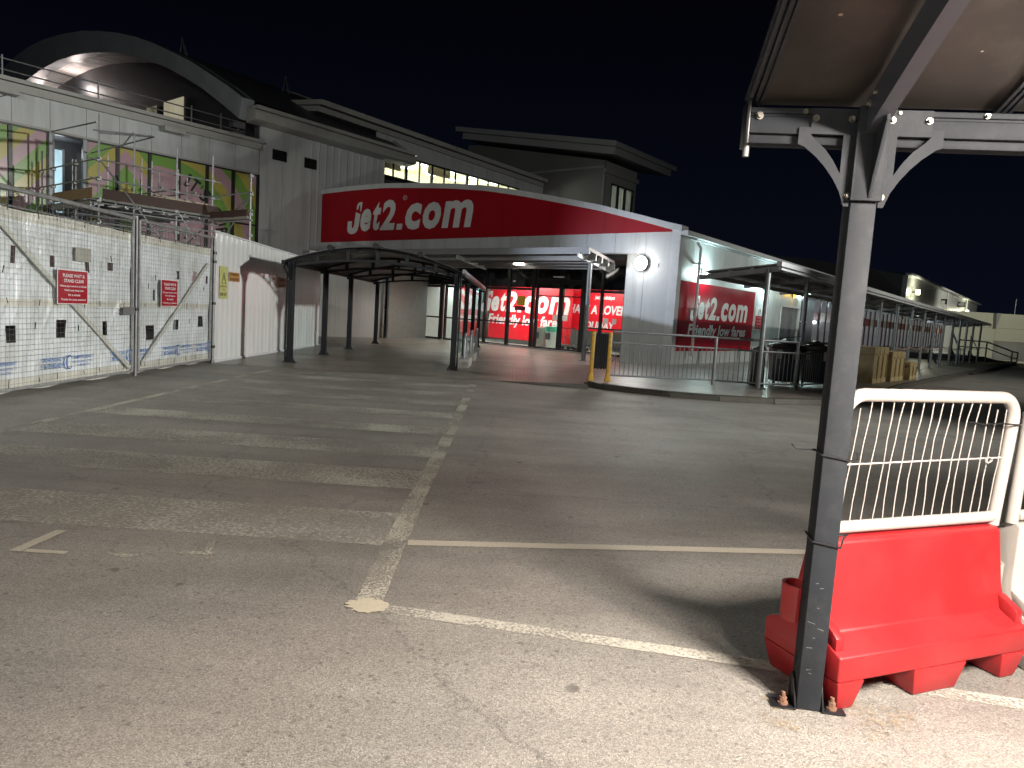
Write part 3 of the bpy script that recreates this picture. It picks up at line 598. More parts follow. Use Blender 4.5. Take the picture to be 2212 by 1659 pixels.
# entrance canopy
CN = bthing('entrance_canopy', 'flat white canopy on a round column projecting over the entrance doors', 'canopy')
MB().add([(-19.5, -1.75, 3.92), (-2.55, -1.75, 3.92), (-2.55, .0, 3.62), (-19.5, .0, 3.62), (-19.5, -1.75, 4.05), (-2.55, -1.75, 4.05), (-2.55, -.01, 3.72), (-19.5, -.01, 3.72)],
    [(0, 1, 2, 3), (4, 7, 6, 5), (0, 4, 5, 1), (1, 5, 6, 2), (3, 2, 6, 7), (0, 3, 7, 4)]).build('roof', mat('canopy_roof', (.20, .18, .175), .45, 0, .06, 3), CN)
MB().box(-19.5, -2.50, -1.84, -1.755, 3.80, 4.03).build('fascia', mat('canopy_fascia', (.26, .265, .28), .45, 0, .08, 2), CN)
jo = MB()
for k, (b, zt) in enumerate([(-1.35, 3.83), (-.95, 3.77), (-.5, 3.70), (-.08, 3.62)]): jo.box(-19.4, -2.49, b - .035, b + .035, zt - .22, zt - .005)
jo.build('joist', mat('canopy_joist', (.26, .255, .25), .45, 0, .08, 3), CN)
MB().bar((-2.88, -1.95, 3.76), (-2.88, .3, 3.38), .07, .16).build('raker', TRIM, CN)
MB().bar((-8.9, -1.8, 3.72), (-8.9, 0, 3.40), .07, .14).build('raker', TRIM, CN)
MB().tube([(-2.88, -1.12, 0), (-2.88, -1.12, 3.55)], .085, 18).box(-3.02, -2.74, -1.26, -.98, 0.004, .02).build('column', STEEL, CN, smooth=True)
for i, (a, b) in enumerate([(-12.1, -.6), (-11.7, .9), (-6.6, -.6), (-6.1, .9)]):
    o = bthing('soffit_light', ['oval ceiling light over the far shelter end, nearer of the left pair', 'oval ceiling light over the far shelter end, farther of the left pair', 'oval ceiling light above the sliding doors, nearer of the right pair', 'oval ceiling light above the sliding doors, farther of the right pair'][i], 'light', a, b, 3.50, 'lights under the entrance canopy')
    zz = 0.02 if b < 0 else .22
    MB().tube([(0, 0, .0 + zz), (0, 0, .06 + zz)], [.24, .2], 20).build('diffuser', emis('warm_lamp', (1, .97, .86), 14), o, smooth=True)
    MB().tube([(0, 0, .06 + zz), (0, 0, .10 + zz)], [.2, .2], 20).build('housing', TRIM, o, smooth=True)
    lamp('soffit_lamp', 'SPOT', W(a, b, 3.45), 170, (1, .92, .78), .12, W(a, b, 0), 150, .6)
# round bulkhead lamp on the facade
lamp('bulkhead_glow', 'POINT', W(-1.37, -.62, 3.64), 34, (1, .98, .95), .2)
o = bthing('bulkhead_lamp', 'big round glowing white lamp on the facade right of the entrance canopy', 'lamp', -1.37, 0, 3.64)
MB().tube([(0, -.0, 0), (0, -.16, 0)], [.23, .255], 28).build('housing', TRIM, o, smooth=True)
MB().tube([(0, -.161, 0), (0, -.20, 0), (0, -.23, 0)], [.245, .235, .15], 28).build('diffuser', emis('white_lamp', (1, .98, .92), 60), o, smooth=True)
MB().box(.35, .62, -.03, 0, -.12, .02).build('junction_box', TRIM, o)
lamp('bulkhead_light', 'SPOT', W(-1.37, -.30, 3.64), 200, (1, .98, .93), .2, W(-1.37, -5, 2.6), 176, .2)

# side wall: big poster, small notice, double door, wall lamps, downpipe, beacon
SS = bthing('poster_sign', 'large square red poster with white airline slogan on the right side wall', 'sign')
MB().box(.004, .03, .17, 7.4, .60, 3.10).build('panel', mat('red_poster', (.34, .006, .018), .22, 0, .06, 1.5), SS)
mb = MB(); fs_ = lambda u, v: (.036, u, v)
jet_logo(mb, fs_, 1.2, 6.6, 1.79, 2.62)
text(mb, 'Friendly low fares', fs_, 1.15, 6.65, 1.06, 1.60, bold=.03, shear=.15); mb.build('lettering', WHITE_V, SS, fixn=False)
o = bthing('notice_sign', 'small white and red notice between the big poster and the grey door', 'notice')
MB().box(.004, .02, 7.6, 8.6, 1.5, 2.5).build('board', WHITE_V, o)
MB().box(.022, .026, 7.68, 8.52, 1.55, 2.12).build('red_field', RED, o)
mb = MB()
for i, s in enumerate(['Smoking', 'is not', 'allowed', 'in this area']): text(mb, s, lambda u, v: (.03, u, v), 7.85 - (.08 if i == 3 else 0), 8.35 + (.08 if i == 3 else 0), 2.0 - i * .13, 2.08 - i * .13)
mb.tube([(.03, 8.1 + .1 * math.cos(t * .524), 2.3 + .13 * math.sin(t * .524)) for t in range(12)], .012, 4, closed=True); mb.build('lettering', mat('notice_ink', (.5, .5, .5), .5), o, fixn=False)
o = bthing('double_door', 'grey steel double door in the side wall under the canopy', 'door')
MB().box(-.12, -.06, 10.9, 12.17, .02, 2.66).box(-.12, -.06, 12.19, 13.45, .02, 2.66).build('door_leaf', mat('door_grey', (.20, .21, .22), .45), o)
MB().box(-.1, .03, 10.84, 10.92, .02, 2.74).box(-.1, .03, 13.43, 13.52, .02, 2.74).box(-.1, .03, 10.84, 13.52, 2.66, 2.74).build('door_frame', TRIM, o)
MB().tube([(-.05, 12.28, 1.0), (.0, 12.28, 1.0), (.0, 12.28, 1.2), (-.05, 12.28, 1.2)], .015, 6).build('handle', STEEL, o, smooth=True)
for i, (b, z) in enumerate([(2.04, 3.48), (8.42, 3.45), (14.4, 3.36), (22.0, 3.2)]):
    o = bthing('wall_lamp', ['square cool white wall lamp above the big red poster', 'square cool white wall lamp above the small notice', 'square cool white wall lamp beyond the grey double door', 'square cool white wall lamp over the long window row'][i], 'lamp', 0, b, z, 'cool white lamps along the side wall')
    MB().box(0, .05, -.14, .14, -.16, .16).build('back_plate', TIE, o)
    MB().box(.052, .16, -.13, .13, -.14, .14).build('diffuser', emis('cool_lamp', (.72, 1, .97), 26), o, bevel=.02)
    lamp('wall_light', 'POINT', W(.34, b, z), 115 if i < 2 else 90, (.72, 1, .97), .1)
o = bthing('beacon_lamp', 'small amber beacon on the side wall left of the farther lamp', 'lamp', 0, 12.3, 3.24)
MB().box(0, .06, -.12, .12, -.09, .09).build('base', TIE, o); MB().tube([(.06, 0, 0), (.16, 0, 0)], [.1, .07], 12).build('lens', emis('amber_lamp', (1, .62, .04), 6), o, smooth=True)
lamp('beacon_light', 'POINT', W(.3, 12.3, 3.24), 5, (1, .6, .05), .05)
for i, (a, b, r_, z0, z1) in enumerate([(.22, 1.25, .05, .42, 4.5), (.22, 13.75, .05, .1, 4.3)]):
    o = bthing('downpipe', ['white downpipe in front of the big red poster', 'white downpipe beside the farther wall lamp'][i], 'pipe', a, b, 0, 'downpipes on the side wall')
    MB().tube([(0, 0, z0), (0, 0, z1 - .2), (-.1, -.1, z1)], r_, 12).build('pipe', TRIM, o, smooth=True)
    for q in (.47, .83): MB().box(-.22, .08, -.10, .10, z1 * q, z1 * q + .05).build('clamp', TRIM, o)
MB_ = MB().box(-.05, .04, 13.75, 15.69, .02, 3.45); o = MB_.build('wall_pier', mat('dark_pier', (.045, .045, .05), .4), EB)
# long window row of the side wall, with red and white film band
wg = MB(); wf = MB(); wr = MB(); ww = MB(); nb = 34; b0 = 15.75; pitch = (57.5 - 15.75) / nb
for k in range(nb + 1): wf.box(-.08, .03, b0 + k * pitch - .045, b0 + k * pitch + .045, .76, 3.49)
wf.box(-.08, .025, 15.72, 57.6, 3.40, 3.495).box(-.08, .025, 15.72, 57.6, .755, .84)
for k in range(nb):
    x0, x1 = b0 + k * pitch + .05, b0 + (k + 1) * pitch - .05
    wg.box(-.05, -.04, x0, x1, .84, 3.40)
    (wr if k % 3 != 1 else ww).box(-.035, -.03, x0, x1, 2.15, 2.62)
    if k % 4 == 1: wr.box(-.0345, -.0295, x0, x0 + .3, .9, 2.1)
wf.build('window_frame', BLACKF, EB); wr.build('red_film', mat('red_film', (.16, .025, .03), .3, 0, .1, 2, emit=(.6, .02, .03), estr=.02), EB); ww.build('white_film', mat('white_film', (.34, .31, .29), .3, 0, .1, 2, emit=(.9, .8, .7), estr=.04), EB)
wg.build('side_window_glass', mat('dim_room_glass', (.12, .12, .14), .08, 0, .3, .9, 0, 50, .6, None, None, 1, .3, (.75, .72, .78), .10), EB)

# side canopy on posts
SCN = bthing('walkway_canopy', 'long white-edged walkway canopy on grey posts running along the side wall', 'canopy')
def zc(b): return 3.12 - .0055 * (b + 5.7)
MB().add([(5.45, -5.75, zc(-5.7)), (5.45, 39, zc(39)), (3.6, 39, zc(39) - .12), (3.6, -5.75, zc(-5.7) - .2), (5.45, -5.75, zc(-5.7) + .03), (5.45, 39, zc(39) + .03), (3.6, 39, zc(39) - .09), (3.6, -5.75, zc(-5.7) - .17)],
    [(0, 1, 2, 3), (7, 6, 5, 4), (0, 4, 5, 1), (1, 5, 6, 2), (2, 6, 7, 3), (3, 7, 4, 0)]).build('roof', mat('canopy_sheet', (.22, .22, .22), .45), SCN)
MB().bar((5.52, -5.8, zc(-5.7) + .02), (5.52, 39.1, zc(39) + .02), .12, .11).bar((5.56, -5.8, zc(-5.7) - .10), (5.56, 39.1, zc(39) - .10), .05, .05).build('gutter', TRIM, SCN)
pu = MB()
for k, a in enumerate((3.75, 4.3, 4.85)): pu.bar((a, -5.72, zc(-5.7) - .29 + .09 * k), (a, 38.9, zc(39) - .22 + .05 * k), .08, .11)
pu.build('purlin', mat('purlin_grey', (.26, .25, .24), .5), SCN)
PB = [-5.7, -2.7, .3, 3.2, 6.1, 9.0, 12.0, 14.9, 17.8, 20.7, 23.7, 26.6, 29.5, 32.5, 36.5]
for i, b in enumerate(PB):
    z0 = .125 if b < 26 else .0
    MB().tube([(5.25, b, z0), (5.25, b, zc(b) - .1)], .062, 12).box(5.1, 5.4, b - .15, b + .15, z0, z0 + .02).build('post', STEEL, SCN, smooth=True)
for b in PB: MB().bar((5.5, b, zc(b) - .09), (3.5, b, zc(b) - .33), .06, .12).build('raker', STEEL_D, SCN)
mb = MB()
for b0_, b1_ in zip(PB[5:], PB[6:]): mb.tube([(5.25 + .07, b0_ + (b1_ - b0_) * t / 6, 1.18 - .10 * math.sin(math.pi * t / 6)) for t in range(7)], .02, 4)
tag(place(mb.build('barrier_tape', mat('tape', (.5, .3, .3), .5)), W(0, 0), -AZ), 'red and white tape strung between the far canopy posts', 'tape')
lamp('canopy_light', 'POINT', W(3.2, 9, 2.5), 20, (.75, 1, .95), .15)
lamp('canopy_light', 'POINT', W(3.0, 26, 2.3), 60, (.85, .95, 1), .2)

# far two-storey block on the right
FB = bthing('far_block', 'taller grey sheet-clad building behind the walkway canopy on the right', 'building')
fb = MB(); gable = [(-.06, 6.3), (-6.7, 7.38), (-14, 8.2), (-22, 8.6)]
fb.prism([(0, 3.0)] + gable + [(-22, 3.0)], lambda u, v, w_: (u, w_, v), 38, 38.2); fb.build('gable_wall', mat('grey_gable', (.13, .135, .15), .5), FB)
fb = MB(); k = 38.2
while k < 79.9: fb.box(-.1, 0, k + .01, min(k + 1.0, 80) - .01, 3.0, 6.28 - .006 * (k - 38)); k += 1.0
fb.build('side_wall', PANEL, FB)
MB().bar((.1, 37.9, 6.36), (.1, 80.5, 6.08), .5, .14).build('eave', TRIM, FB)
MB().box(-.3, .04, 37.93, 38.0, 3.6, 6.25).build('corner_trim', TRIM, FB)
MB().quad((0, 38, 6.38), (0, 80, 6.15), (-22, 80, 8.5), (-22, 38, 8.62)).build('roof', ROOF, FB, fixn=False)
MB().tube([(.08, 57, 4.5), (.08, 57, 6.2)], .06, 8).tube([(.08, 70.5, 4.3), (.08, 70.5, 6.1)], .06, 8).build('downpipe', TRIM, FB, smooth=True)
for i, (b, z) in enumerate([(40.2, 5.15), (68.5, 4.75)]):
    o = bthing('flood_lamp', ['yellowish floodlight near the corner of the far tall block', 'yellowish floodlight near the far end of the tall block'][i], 'lamp', 0, b, z, 'floodlights on the far block')
    MB().box(0, .3, -.05, .05, -.05, .05).build('bracket', TIE, o); MB().box(.3, .55, -.2, .2, -.2, .18).build('diffuser', emis('sodium_lamp', (1, .97, .55), 12), o, bevel=.02)
    lamp('flood_light', 'POINT', W(.8, b, z), 170, (1, .98, .68), .15)
o = bthing('loudspeaker_horn', 'pair of dark loudspeakers with white brackets on the far tall block', 'speaker', 0, 65, 5.3)
MB().box(0, .6, -.5, .1, -.2, .3).build('horn', TIE, o); MB().tube([(.1, -.9, 0), (.6, -.9, .1)], [.1, .3], 10).build('cone', WHITE_V, o, smooth=True)
o = bthing('wall_camera', 'small dark camera bracket on the far tall block', 'camera', 0, 54, 5.1)
MB().box(0, .5, -.1, .1, .1, .25).box(.35, .5, -.1, .1, -.25, .1).build('bracket', TIE, o)

# boundary wall at the far right, ramp and handrail, antenna, kerb strip
o = thing('boundary_wall', 'long off-white panel wall closing the yard at the far right', 'wall', (46.7, 73.3, 0), 0)
bwm = mat('yard_wall_panel', (.36, .37, .31), .6, 0, .06, .6)
mb = MB(); x = -6.0
while x < 40: mb.box(x + .01, x + 4.19, 0, .25, 1.8, 3.1).box(x + .01, x + 4.19, 0, .25, 3.12, 4.6); x += 4.2
mb.build('upper_panel', bwm, o); MB().box(-6, 2.4, .0, .25, 0, 1.79).build('lower_panel', bwm, o); MB().box(2.41, 40, -.03, .25, 0, 1.79).build('plinth', mat('plinth', (.17, .175, .17), .7, 0, .3, .5), o)
MB().prism([(2.0, 4.6), (2.5, 4.6), (2.1, 3.0)], lambda u, v, w_: (u, w_, v), -.5, 0).build('fin', STEEL_D, o)
lamp('yard_light', 'SPOT', (48, 56, 8), 6000, (1, .98, .8), .2, (50, 73, 2), 120, .5)
o = tag(place(MB().tube([(0, 0, 0), (0, 0, 2.6)], .05, 6).build('antenna_pole', STEEL), (55.5, 80, 4.0)), 'thin pole sticking up behind the far boundary wall', 'pole')
HR = thing('ramp_handrail', 'galvanised handrail stepping down a ramp beside the far wall', 'handrail')
mb = MB()
top = [(30.6, 49.2, 1.65), (34.1, 51.6, 1.62), (36.0, 51.6, 1.05), (36.9, 52.3, .98)]
mb.tube(top, .05, 6); mb.tube([(x, y, z - .45) for x, y, z in top], .04, 6)
for x, y, z in top: mb.tube([(x, y, 0), (x, y, z)], .05, 6)
mb.build('rail', STEEL, HR, smooth=True)
MB().prism([(29, 0), (29, .55), (34, .55), (37, 0)], lambda u, v, w_: (u, 51.0 + w_ + (u - 29) * .12, v), 0, 2.2).build('ramp', KERBM, HR)
struct(MB().add([(22, 34, 0), (39.5, 56, 0), (38, 58, 0), (21, 36, 0), (22, 34, .1), (39.5, 56, .22), (38, 58, .22), (21, 36, .1)], [(0, 1, 2, 3), (7, 6, 5, 4), (0, 4, 5, 1), (1, 5, 6, 2), (2, 6, 7, 3), (3, 7, 4, 0)]).build('far_kerb', KERBM))
# mobile steps at the far end of the canopy
def steps(label, x, y, rz, n, sc):
    o = thing('mobile_steps', label, 'steps', (x, y, 0), rz, 'mobile steps at the far end of the canopy'); s = sc
    mb = MB()
    for k in range(n): mb.box(-.5 * s, .5 * s, k * .26 * s, k * .26 * s + .24 * s, (k + .9) * .2 * s, (k + 1) * .2 * s)
    mb.build('tread', STEEL, o)
    mb = MB().bar((-.52 * s, 0, 0), (-.52 * s, n * .26 * s, n * .2 * s), .06, .14).bar((.52 * s, 0, 0), (.52 * s, n * .26 * s, n * .2 * s), .06, .14)
    for a in (-.48 * s, .48 * s): mb.bar((a, n * .26 * s, 0), (a, n * .26 * s, n * .2 * s), .08, .08)
    mb.build('stringer', TIE, o)
    mb = MB()
    for a in (-.5 * s, .5 * s):
        mb.tube([(a, 0, .1), (a, 0, .9 * s), (a, n * .26 * s, n * .2 * s + .9 * s), (a, n * .26 * s, n * .2 * s)], .03, 6)
    mb.build('handrail', STEEL, o, smooth=True); return o
steps('taller mobile steel steps, left of the two at the canopy end', 26.0, 42.6, R(-10), 5, 1.15)
steps('shorter mobile steel steps, right of the two at the canopy end', 30.9, 48.6, R(-10), 4, 1.15)
for k in range(7): trolley('%s trolley from the near end of the dark row behind the canopy posts' % ['first', 'second', 'third', 'fourth', 'fifth', 'sixth', 'seventh'][k], W(3.4 + .1 * (k % 2), 12.2 + 1.25 * k, .125), -AZ + R(90), 'trolleys parked under the walkway canopy', True)
o = bthing('notice_banner', 'dark blue banner fixed low between far canopy posts', 'banner', 3.0, 9.6, .55)
MB().box(-.02, .02, 0, 3.6, .0, .62).build('cloth', mat('navy_cloth', (.015, .02, .10), .5), o)

# ------------------------------------------------------------------ terminal hall on the left
TH = bthing('terminal_hall', 'tall pale panelled terminal with mural windows and a barrel-vaulted roof', 'building')
AF = -20.66
tp = MB(); bj = [-21.5, -20.2, -18.9, -17.64, -16.37, -15.1] + [-13.835, -12.562, -11.281, -10.025, -8.728, -7.457, -6.173, -4.91, -3.68]
for b0_, b1_ in zip(bj, bj[1:]): tp.box(AF - .1, AF, b0_ + .008, b1_ - .008, 7.50, 8.62)
tp.build('wall', PANEL, TH)
mb = MB()  # eave wall right of the mural, flat wide panels then ribbed panels
eb = [-3.64, -2.37, -1.13]
for b0_, b1_ in zip(eb, eb[1:]): mb.box(AF - .1, AF + .0, b0_ + .008, b1_ - .008, 0, 9.75)
k = -1.12
while k < 4.0:
    mb.box(AF - .1, AF - .03, k, k + .40, 0, 10.2); mb.box(AF - .1, AF + .02, k + .40, min(k + .44, 4.08), 0, 10.2); k += .44
mb.build('eave_wall', PANEL, TH)
MB().box(AF - .6, AF - .11, -3.6, 4.05, 0, 10.3).box(AF - .5, AF - .11, -21.5, -3.6, 0, 2.0).box(AF - .6, AF - .11, -21.5, -3.6, 7.45, 8.6).build('backing', PANEL_D, TH)
for b0_, b1_, z0_ in ((-2.98, -2.2, 8.33), (-1.16, -.45, 8.29)): MB().box(AF + .03, AF + .06, b0_, b1_, z0_, z0_ + .5).build('vent', mat('vent_black', (.01, .01, .012), .3, 0, .3, 6, .8, 8), TH)
MB().box(AF - .1, AF + .32, -21.5, -3.62, 8.92, 9.06).box(AF - .1, AF + .18, -21.5, -3.66, 8.62, 8.9).box(AF + .0, AF + .06, -21.5, -3.7, 7.44, 7.52).build('cornice', EAVE, TH)
for b_ in (-14.6, -8.4): MB().box(AF + .02, AF + .5, b_, b_ + .9, 8.42, 8.62).build('bracket_box', EAVE, TH)
# mural windows
mu = MB(); mf = MB(); mulls = [-21.5, -20.2, -18.9, -17.7, -16.4, -15.15, -13.88, -12.6, -11.35, -10.09, -8.79, -7.54, -6.24, -4.97, -3.70]
for b_ in mulls: mf.box(AF - .12, AF + .03, b_ - .065, b_ + .065, 2.0, 7.46)
mf.box(AF - .12, AF + .03, -21.5, -3.7, 7.38, 7.47).box(AF - .10, AF + .02, -21.5, -3.7, 4.98, 5.06)
mf.build('window_frame', BLACKF, TH)
for b0_, b1_ in zip(mulls, mulls[1:]):
    if abs(b0_ + 12.6) < .05: continue
    mu.box(AF - .07, AF - .05, b0_ + .07, b1_ - .07, 2.0, 7.38)
mu.build('mural_window', MATS['mural_film'], TH)
mb = MB()
for ch, ang, rr, h in [('I', 66, 2.62, .62), ('T', 59, 2.62, .62), ("'", 53.5, 3.0, .2), ('S', 47, 2.62, .62), ('O', 30, 2.62, .6), ('U', 21, 2.62, .6), ('R', 12, 2.62, .6), ('J', -3, 2.6, .6), ('E', -11, 2.6, .6)]:
    t_ = R(ang); cx_, cz_ = -8.3 + rr * math.cos(t_), 3.9 + rr * math.sin(t_); rot = t_ - math.pi / 2
    wd = h * .62 if ch not in "I'" else h * .25
    f_ = lambda u, v, c=cx_, z=cz_, ro=rot: (AF - .045, c + u * math.cos(ro) - v * math.sin(ro), z + u * math.sin(ro) + v * math.cos(ro))
    text(mb, ch, f_, -wd / 2, wd / 2, 0, h, bold=.03)
mb.build('mural_lettering', mat('black_print', (.01, .01, .01), .4), TH, fixn=False)
# the open window: lit room inside
MB().box(AF - 2.2, AF - 2.1, -13.6, -10.4, 2.0, 7.6).box(AF - 2.2, AF - .7, -13.6, -13.5, 2.0, 7.6).box(AF - 2.2, AF - .7, -10.5, -10.4, 2, 7.6).box(AF - 2.2, AF - .7, -13.6, -10.4, 7.5, 7.6).build('inner_room', mat('inner_room', (.20, .20, .21), .6), TH)
MB().box(AF - 2.09, AF - 2.06, -12.35, -11.45, 4.6, 7.15).build('lit_window', emis('blue_white_window', (.55, .83, .95), .95, .25, 1.5), TH)
MB().box(AF - 2.05, AF - 2.0, -12.42, -12.33, 4.6, 7.2).box(AF - 2.05, AF - 2.0, -12.1, -12.05, 4.6, 7.15).box(AF - 2.05, AF - 2.0, -11.47, -11.38, 4.6, 7.2).build('inner_frame', TRIM, TH)
MB().box(AF + .02, AF + .08, -12.62, -12.50, 2.3, 7.4).box(AF + .02, AF + .08, -11.42, -11.28, 2.3, 7.4).build('open_window_trim', STEEL, TH)
lamp('room_light', 'POINT', W(AF - 1.2, -11.9, 7.0), 9, (.9, .95, 1), .2)
# slack cable on the panels
MB().tube([(AF + .06, -15.2 + .18 * k, 7.78 + .085 * k + .0018 * k * k) for k in range(12)], .012, 5).build('cable', TIE, TH)
# parapet railing
mb = MB()
for z_ in (9.78, 9.38): mb.tube([(AF - .05, -21.5, z_), (AF - .05, -4.4, z_ - .08)], .028, 6)
for b_ in (-20.5, -17.3, -14.1, -10.83, -7.0, -5.62): mb.tube([(AF - .05, b_, 9.06), (AF - .05, b_, 9.86)], .035, 6)
mb.build('parapet_railing', STEEL_D, TH, smooth=True)
MB().box(AF - 12, AF - .1, -21.5, -3.95, 8.95, 9.05).build('terrace_roof', ROOF, TH)
mb = MB().box(AF - .5, AF - .1, -5.0, -4.4, 9.06, 9.25).box(AF - .55, AF - .15, -4.95, -4.35, 9.45, 9.75).bar((AF - .3, -4.7, 9.1), (AF - .3, -4.6, 9.6), .06)
mb.build('roof_floodlight', STEEL_D, TH)
# barrel vault: arch band in the gable plane b=-3.95, roof running to b=5.8
OUT = [(-20.7, 10.85), (-22.2, 11.65), (-23.8, 12.4), (-25.7, 13.3), (-27.7, 14.1), (-29.9, 14.95), (-32.1, 15.7), (-34.6, 16.4), (-37.2, 17.0), (-40, 17.55), (-43.1, 17.95), (-46.5, 18.25), (-50, 18.3), (-53.3, 18.05), (-56.6, 17.5), (-60, 16.6)]
INN = [(-20.95, 9.9), (-22.56, 10.8), (-24.4, 11.75), (-26.3, 12.6), (-28.4, 13.45), (-30.6, 14.2), (-32.6, 14.8), (-34.6, 15.3), (-38.1, 15.9), (-41, 16.25), (-44, 16.42), (-47, 16.35), (-50.0, 16.1), (-53, 15.5), (-56, 14.6), (-60, 13.2)]
ab = MB()
for i in range(len(OUT) - 1):
    (a0, z0), (a1, z1), (c0, y0), (c1, y1) = OUT[i], OUT[i + 1], INN[i], INN[i + 1]
    vs = []
    for b_ in (-4.6, -3.95): vs += [(a0, b_, z0), (a1, b_, z1), (c1, b_, y1), (c0, b_, y0)]
    ab.add(vs, [(0, 1, 2, 3), (7, 6, 5, 4), (0, 4, 5, 1), (2, 6, 7, 3), (1, 5, 6, 2), (3, 7, 4, 0)])
ab.build('arch_band', mat('arch_grey', (.34, .36, .38), .45, 0, .1, .8), TH)
gw = MB(); gw.prism([(-20.95, 8.9)] + INN + [(-60, 8.9)], lambda u, v, w_: (u, w_, v), -2.6, -2.4); gw.build('gable_wall', mat('gable_dark', (.035, .038, .042), .5), TH)
sf = MB()
for i in range(len(INN) - 1): sf.quad((INN[i][0], -3.94, INN[i][1]), (INN[i + 1][0], -3.94, INN[i + 1][1]), (INN[i + 1][0], -2.61, INN[i + 1][1]), (INN[i][0], -2.61, INN[i][1]))
sf.build('arch_soffit', mat('soffit_pale', (.55, .50, .48), .3), TH, fixn=False)
vr = MB()
for i in range(len(OUT) - 1): vr.quad((OUT[i][0], -4.5, OUT[i][1] + .01), (OUT[i + 1][0], -4.5, OUT[i + 1][1] + .01), (OUT[i + 1][0], 5.8, OUT[i + 1][1] - .35), (OUT[i][0], 5.8, OUT[i][1] - .35))
vr.build('vault_roof', ROOF, TH, fixn=False)
vg = MB()
for i in range(7): vg.bar((OUT[i][0], 5.82, OUT[i][1] - .38), (OUT[i + 1][0], 5.82, OUT[i + 1][1] - .38), .22, .22)
vg.build('verge_trim', EAVE, TH)
for i, f0, f1 in ((8, .2, .5), (8, .65, .95), (9, .25, .55), (9, .7, 1.0), (10, .35, .7), (11, .1, .5), (12, .2, .7)):
    (a0, z0), (a1, z1) = INN[i], INN[i + 1]; g0 = (a0 + (a1 - a0) * f0, z0 + (z1 - z0) * f0 - .02); g1 = (a0 + (a1 - a0) * f1, z0 + (z1 - z0) * f1 - .02); sl = MB()
    for k in range(6): b_ = -3.9 + k * .21; sl.quad((g0[0], b_, g0[1]), (g1[0], b_, g1[1]), (g1[0], b_ + .15, g1[1]), (g0[0], b_ + .15, g0[1]))
    sl.build('soffit_grille', mat('grille_white', (.80, .76, .74), .35), TH, fixn=False)
lamp('soffit_uplight', 'POINT', W(-45, -3.2, 15.3), 160, (1, .86, .80), .3)
lamp('soffit_uplight', 'POINT', W(-52, -3.2, 14.6), 200, (1, .86, .80), .3)
MB().box(-35.2, -33.9, -2.66, -2.62, 11.3, 12.7).build('gable_window', emis('dim_warm_window', (.80, .70, .48), .16, .4, 2), TH)
MB().box(-32.9, -31.75, -2.66, -2.62, 11.3, 12.75).box(-31.65, -30.5, -2.66, -2.62, 11.3, 12.75).build('gable_blind', emis('pale_blind', (.75, .68, .48), .42, .1, 1), TH)
for i, (a_, b_, z_) in enumerate([(-29.2, -3.4, 14.75), (-27.2, 1.8, 13.9)]):
    o = bthing('roof_anchor', ['small tripod anchor on the arch crest', 'small tripod anchor on the dark roof slope'][i], 'roof anchor', a_, b_, z_, 'tripod anchors on the vaulted roof')
    MB().tube([(-.25, 0, -.2), (0, 0, .75), (.25, .1, -.3)], .025, 5).tube([(0, 0, .75), (0, .35, -.2)], .025, 5).build('leg', STEEL_D, o)
# eave of the right part
MB().add([(AF - .1, -4.35, 9.75), (AF + .75, -4.35, 9.85), (AF + .75, 5.85, 9.75), (AF - .1, 5.85, 9.65), (AF - .1, -4.35, 10.5), (AF + .78, -4.35, 10.28), (AF + .78, 5.85, 10.15), (AF - .1, 5.85, 10.5)],
    [(0, 1, 2, 3), (7, 6, 5, 4), (0, 4, 5, 1), (1, 5, 6, 2), (2, 6, 7, 3), (3, 7, 4, 0)]).build('eave', EAVE, TH, bevel=.05)
MB().bar((AF + .55, -4.3, 10.42), (AF + .55, 5.85, 10.3), .5, .16).build('gutter', EAVE, TH)

# ------------------------------------------------------------------ upper wing with lit windows and its long roof edge
UW = bthing('office_wing', 'upper office wing with a row of bright lit windows under a long roof edge', 'building')
AW = -22.0
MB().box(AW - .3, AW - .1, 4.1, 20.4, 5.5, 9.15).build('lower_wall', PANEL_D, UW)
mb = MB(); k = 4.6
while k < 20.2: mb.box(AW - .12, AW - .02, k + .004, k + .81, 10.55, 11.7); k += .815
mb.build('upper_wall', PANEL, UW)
mb = MB(); wb = [4.95, 5.95, 6.98, 8.07, 9.13, 10.23, 11.26, 12.38, 13.43, 14.5, 15.6, 16.7, 17.8]
for i, b_ in enumerate(wb): q = .16 if i in (2, 4, 7) else .06; mb.box(AW - .1, AW + .02, b_ - q / 2, b_ + q / 2, 9.25, 10.5)
mb.box(AW - .1, AW + .03, 4.9, 17.9, 9.12, 9.24).box(AW - .1, AW + .03, 4.9, 17.9, 10.46, 10.56).box(AW - .3, AW + .1, 4.9, 20, 9.0, 9.11); mb.build('window_frame', BLACKF, UW)
for i, (b0_, b1_) in enumerate(zip(wb, wb[1:])):
    MB().box(AW - .11, AW - .10, b0_ + .05, b1_ - .05, 9.24, 10.46).build('window', glass('clear_glass'), UW)
MB().box(AW - 5, AW - .35, 4.1, 18.3, 8.85, 8.95).build('office_floor', mat('office_floor', (.3, .28, .25), .6), UW)
MB().box(AW - 5, AW - 4.9, 4.1, 18.3, 8.95, 10.9).box(AW - 5, AW - .35, 18.25, 18.35, 8.95, 10.9).box(AW - 5, AW - .35, 4.0, 4.1, 8.95, 10.9).box(AW - 5, AW - .12, 4.1, 18.3, 10.9, 10.95).build('office_walls', mat('office_wall', (.74, .71, .55), .6), UW)
MB().box(AW - .5, AW - .45, 5.0, 6.9, 9.75, 10.6).box(AW - .5, AW - .45, 9.2, 11.2, 10.05, 10.6).build('office_blind', mat('office_blind', (.50, .40, .26), .7), UW)
mb = MB()
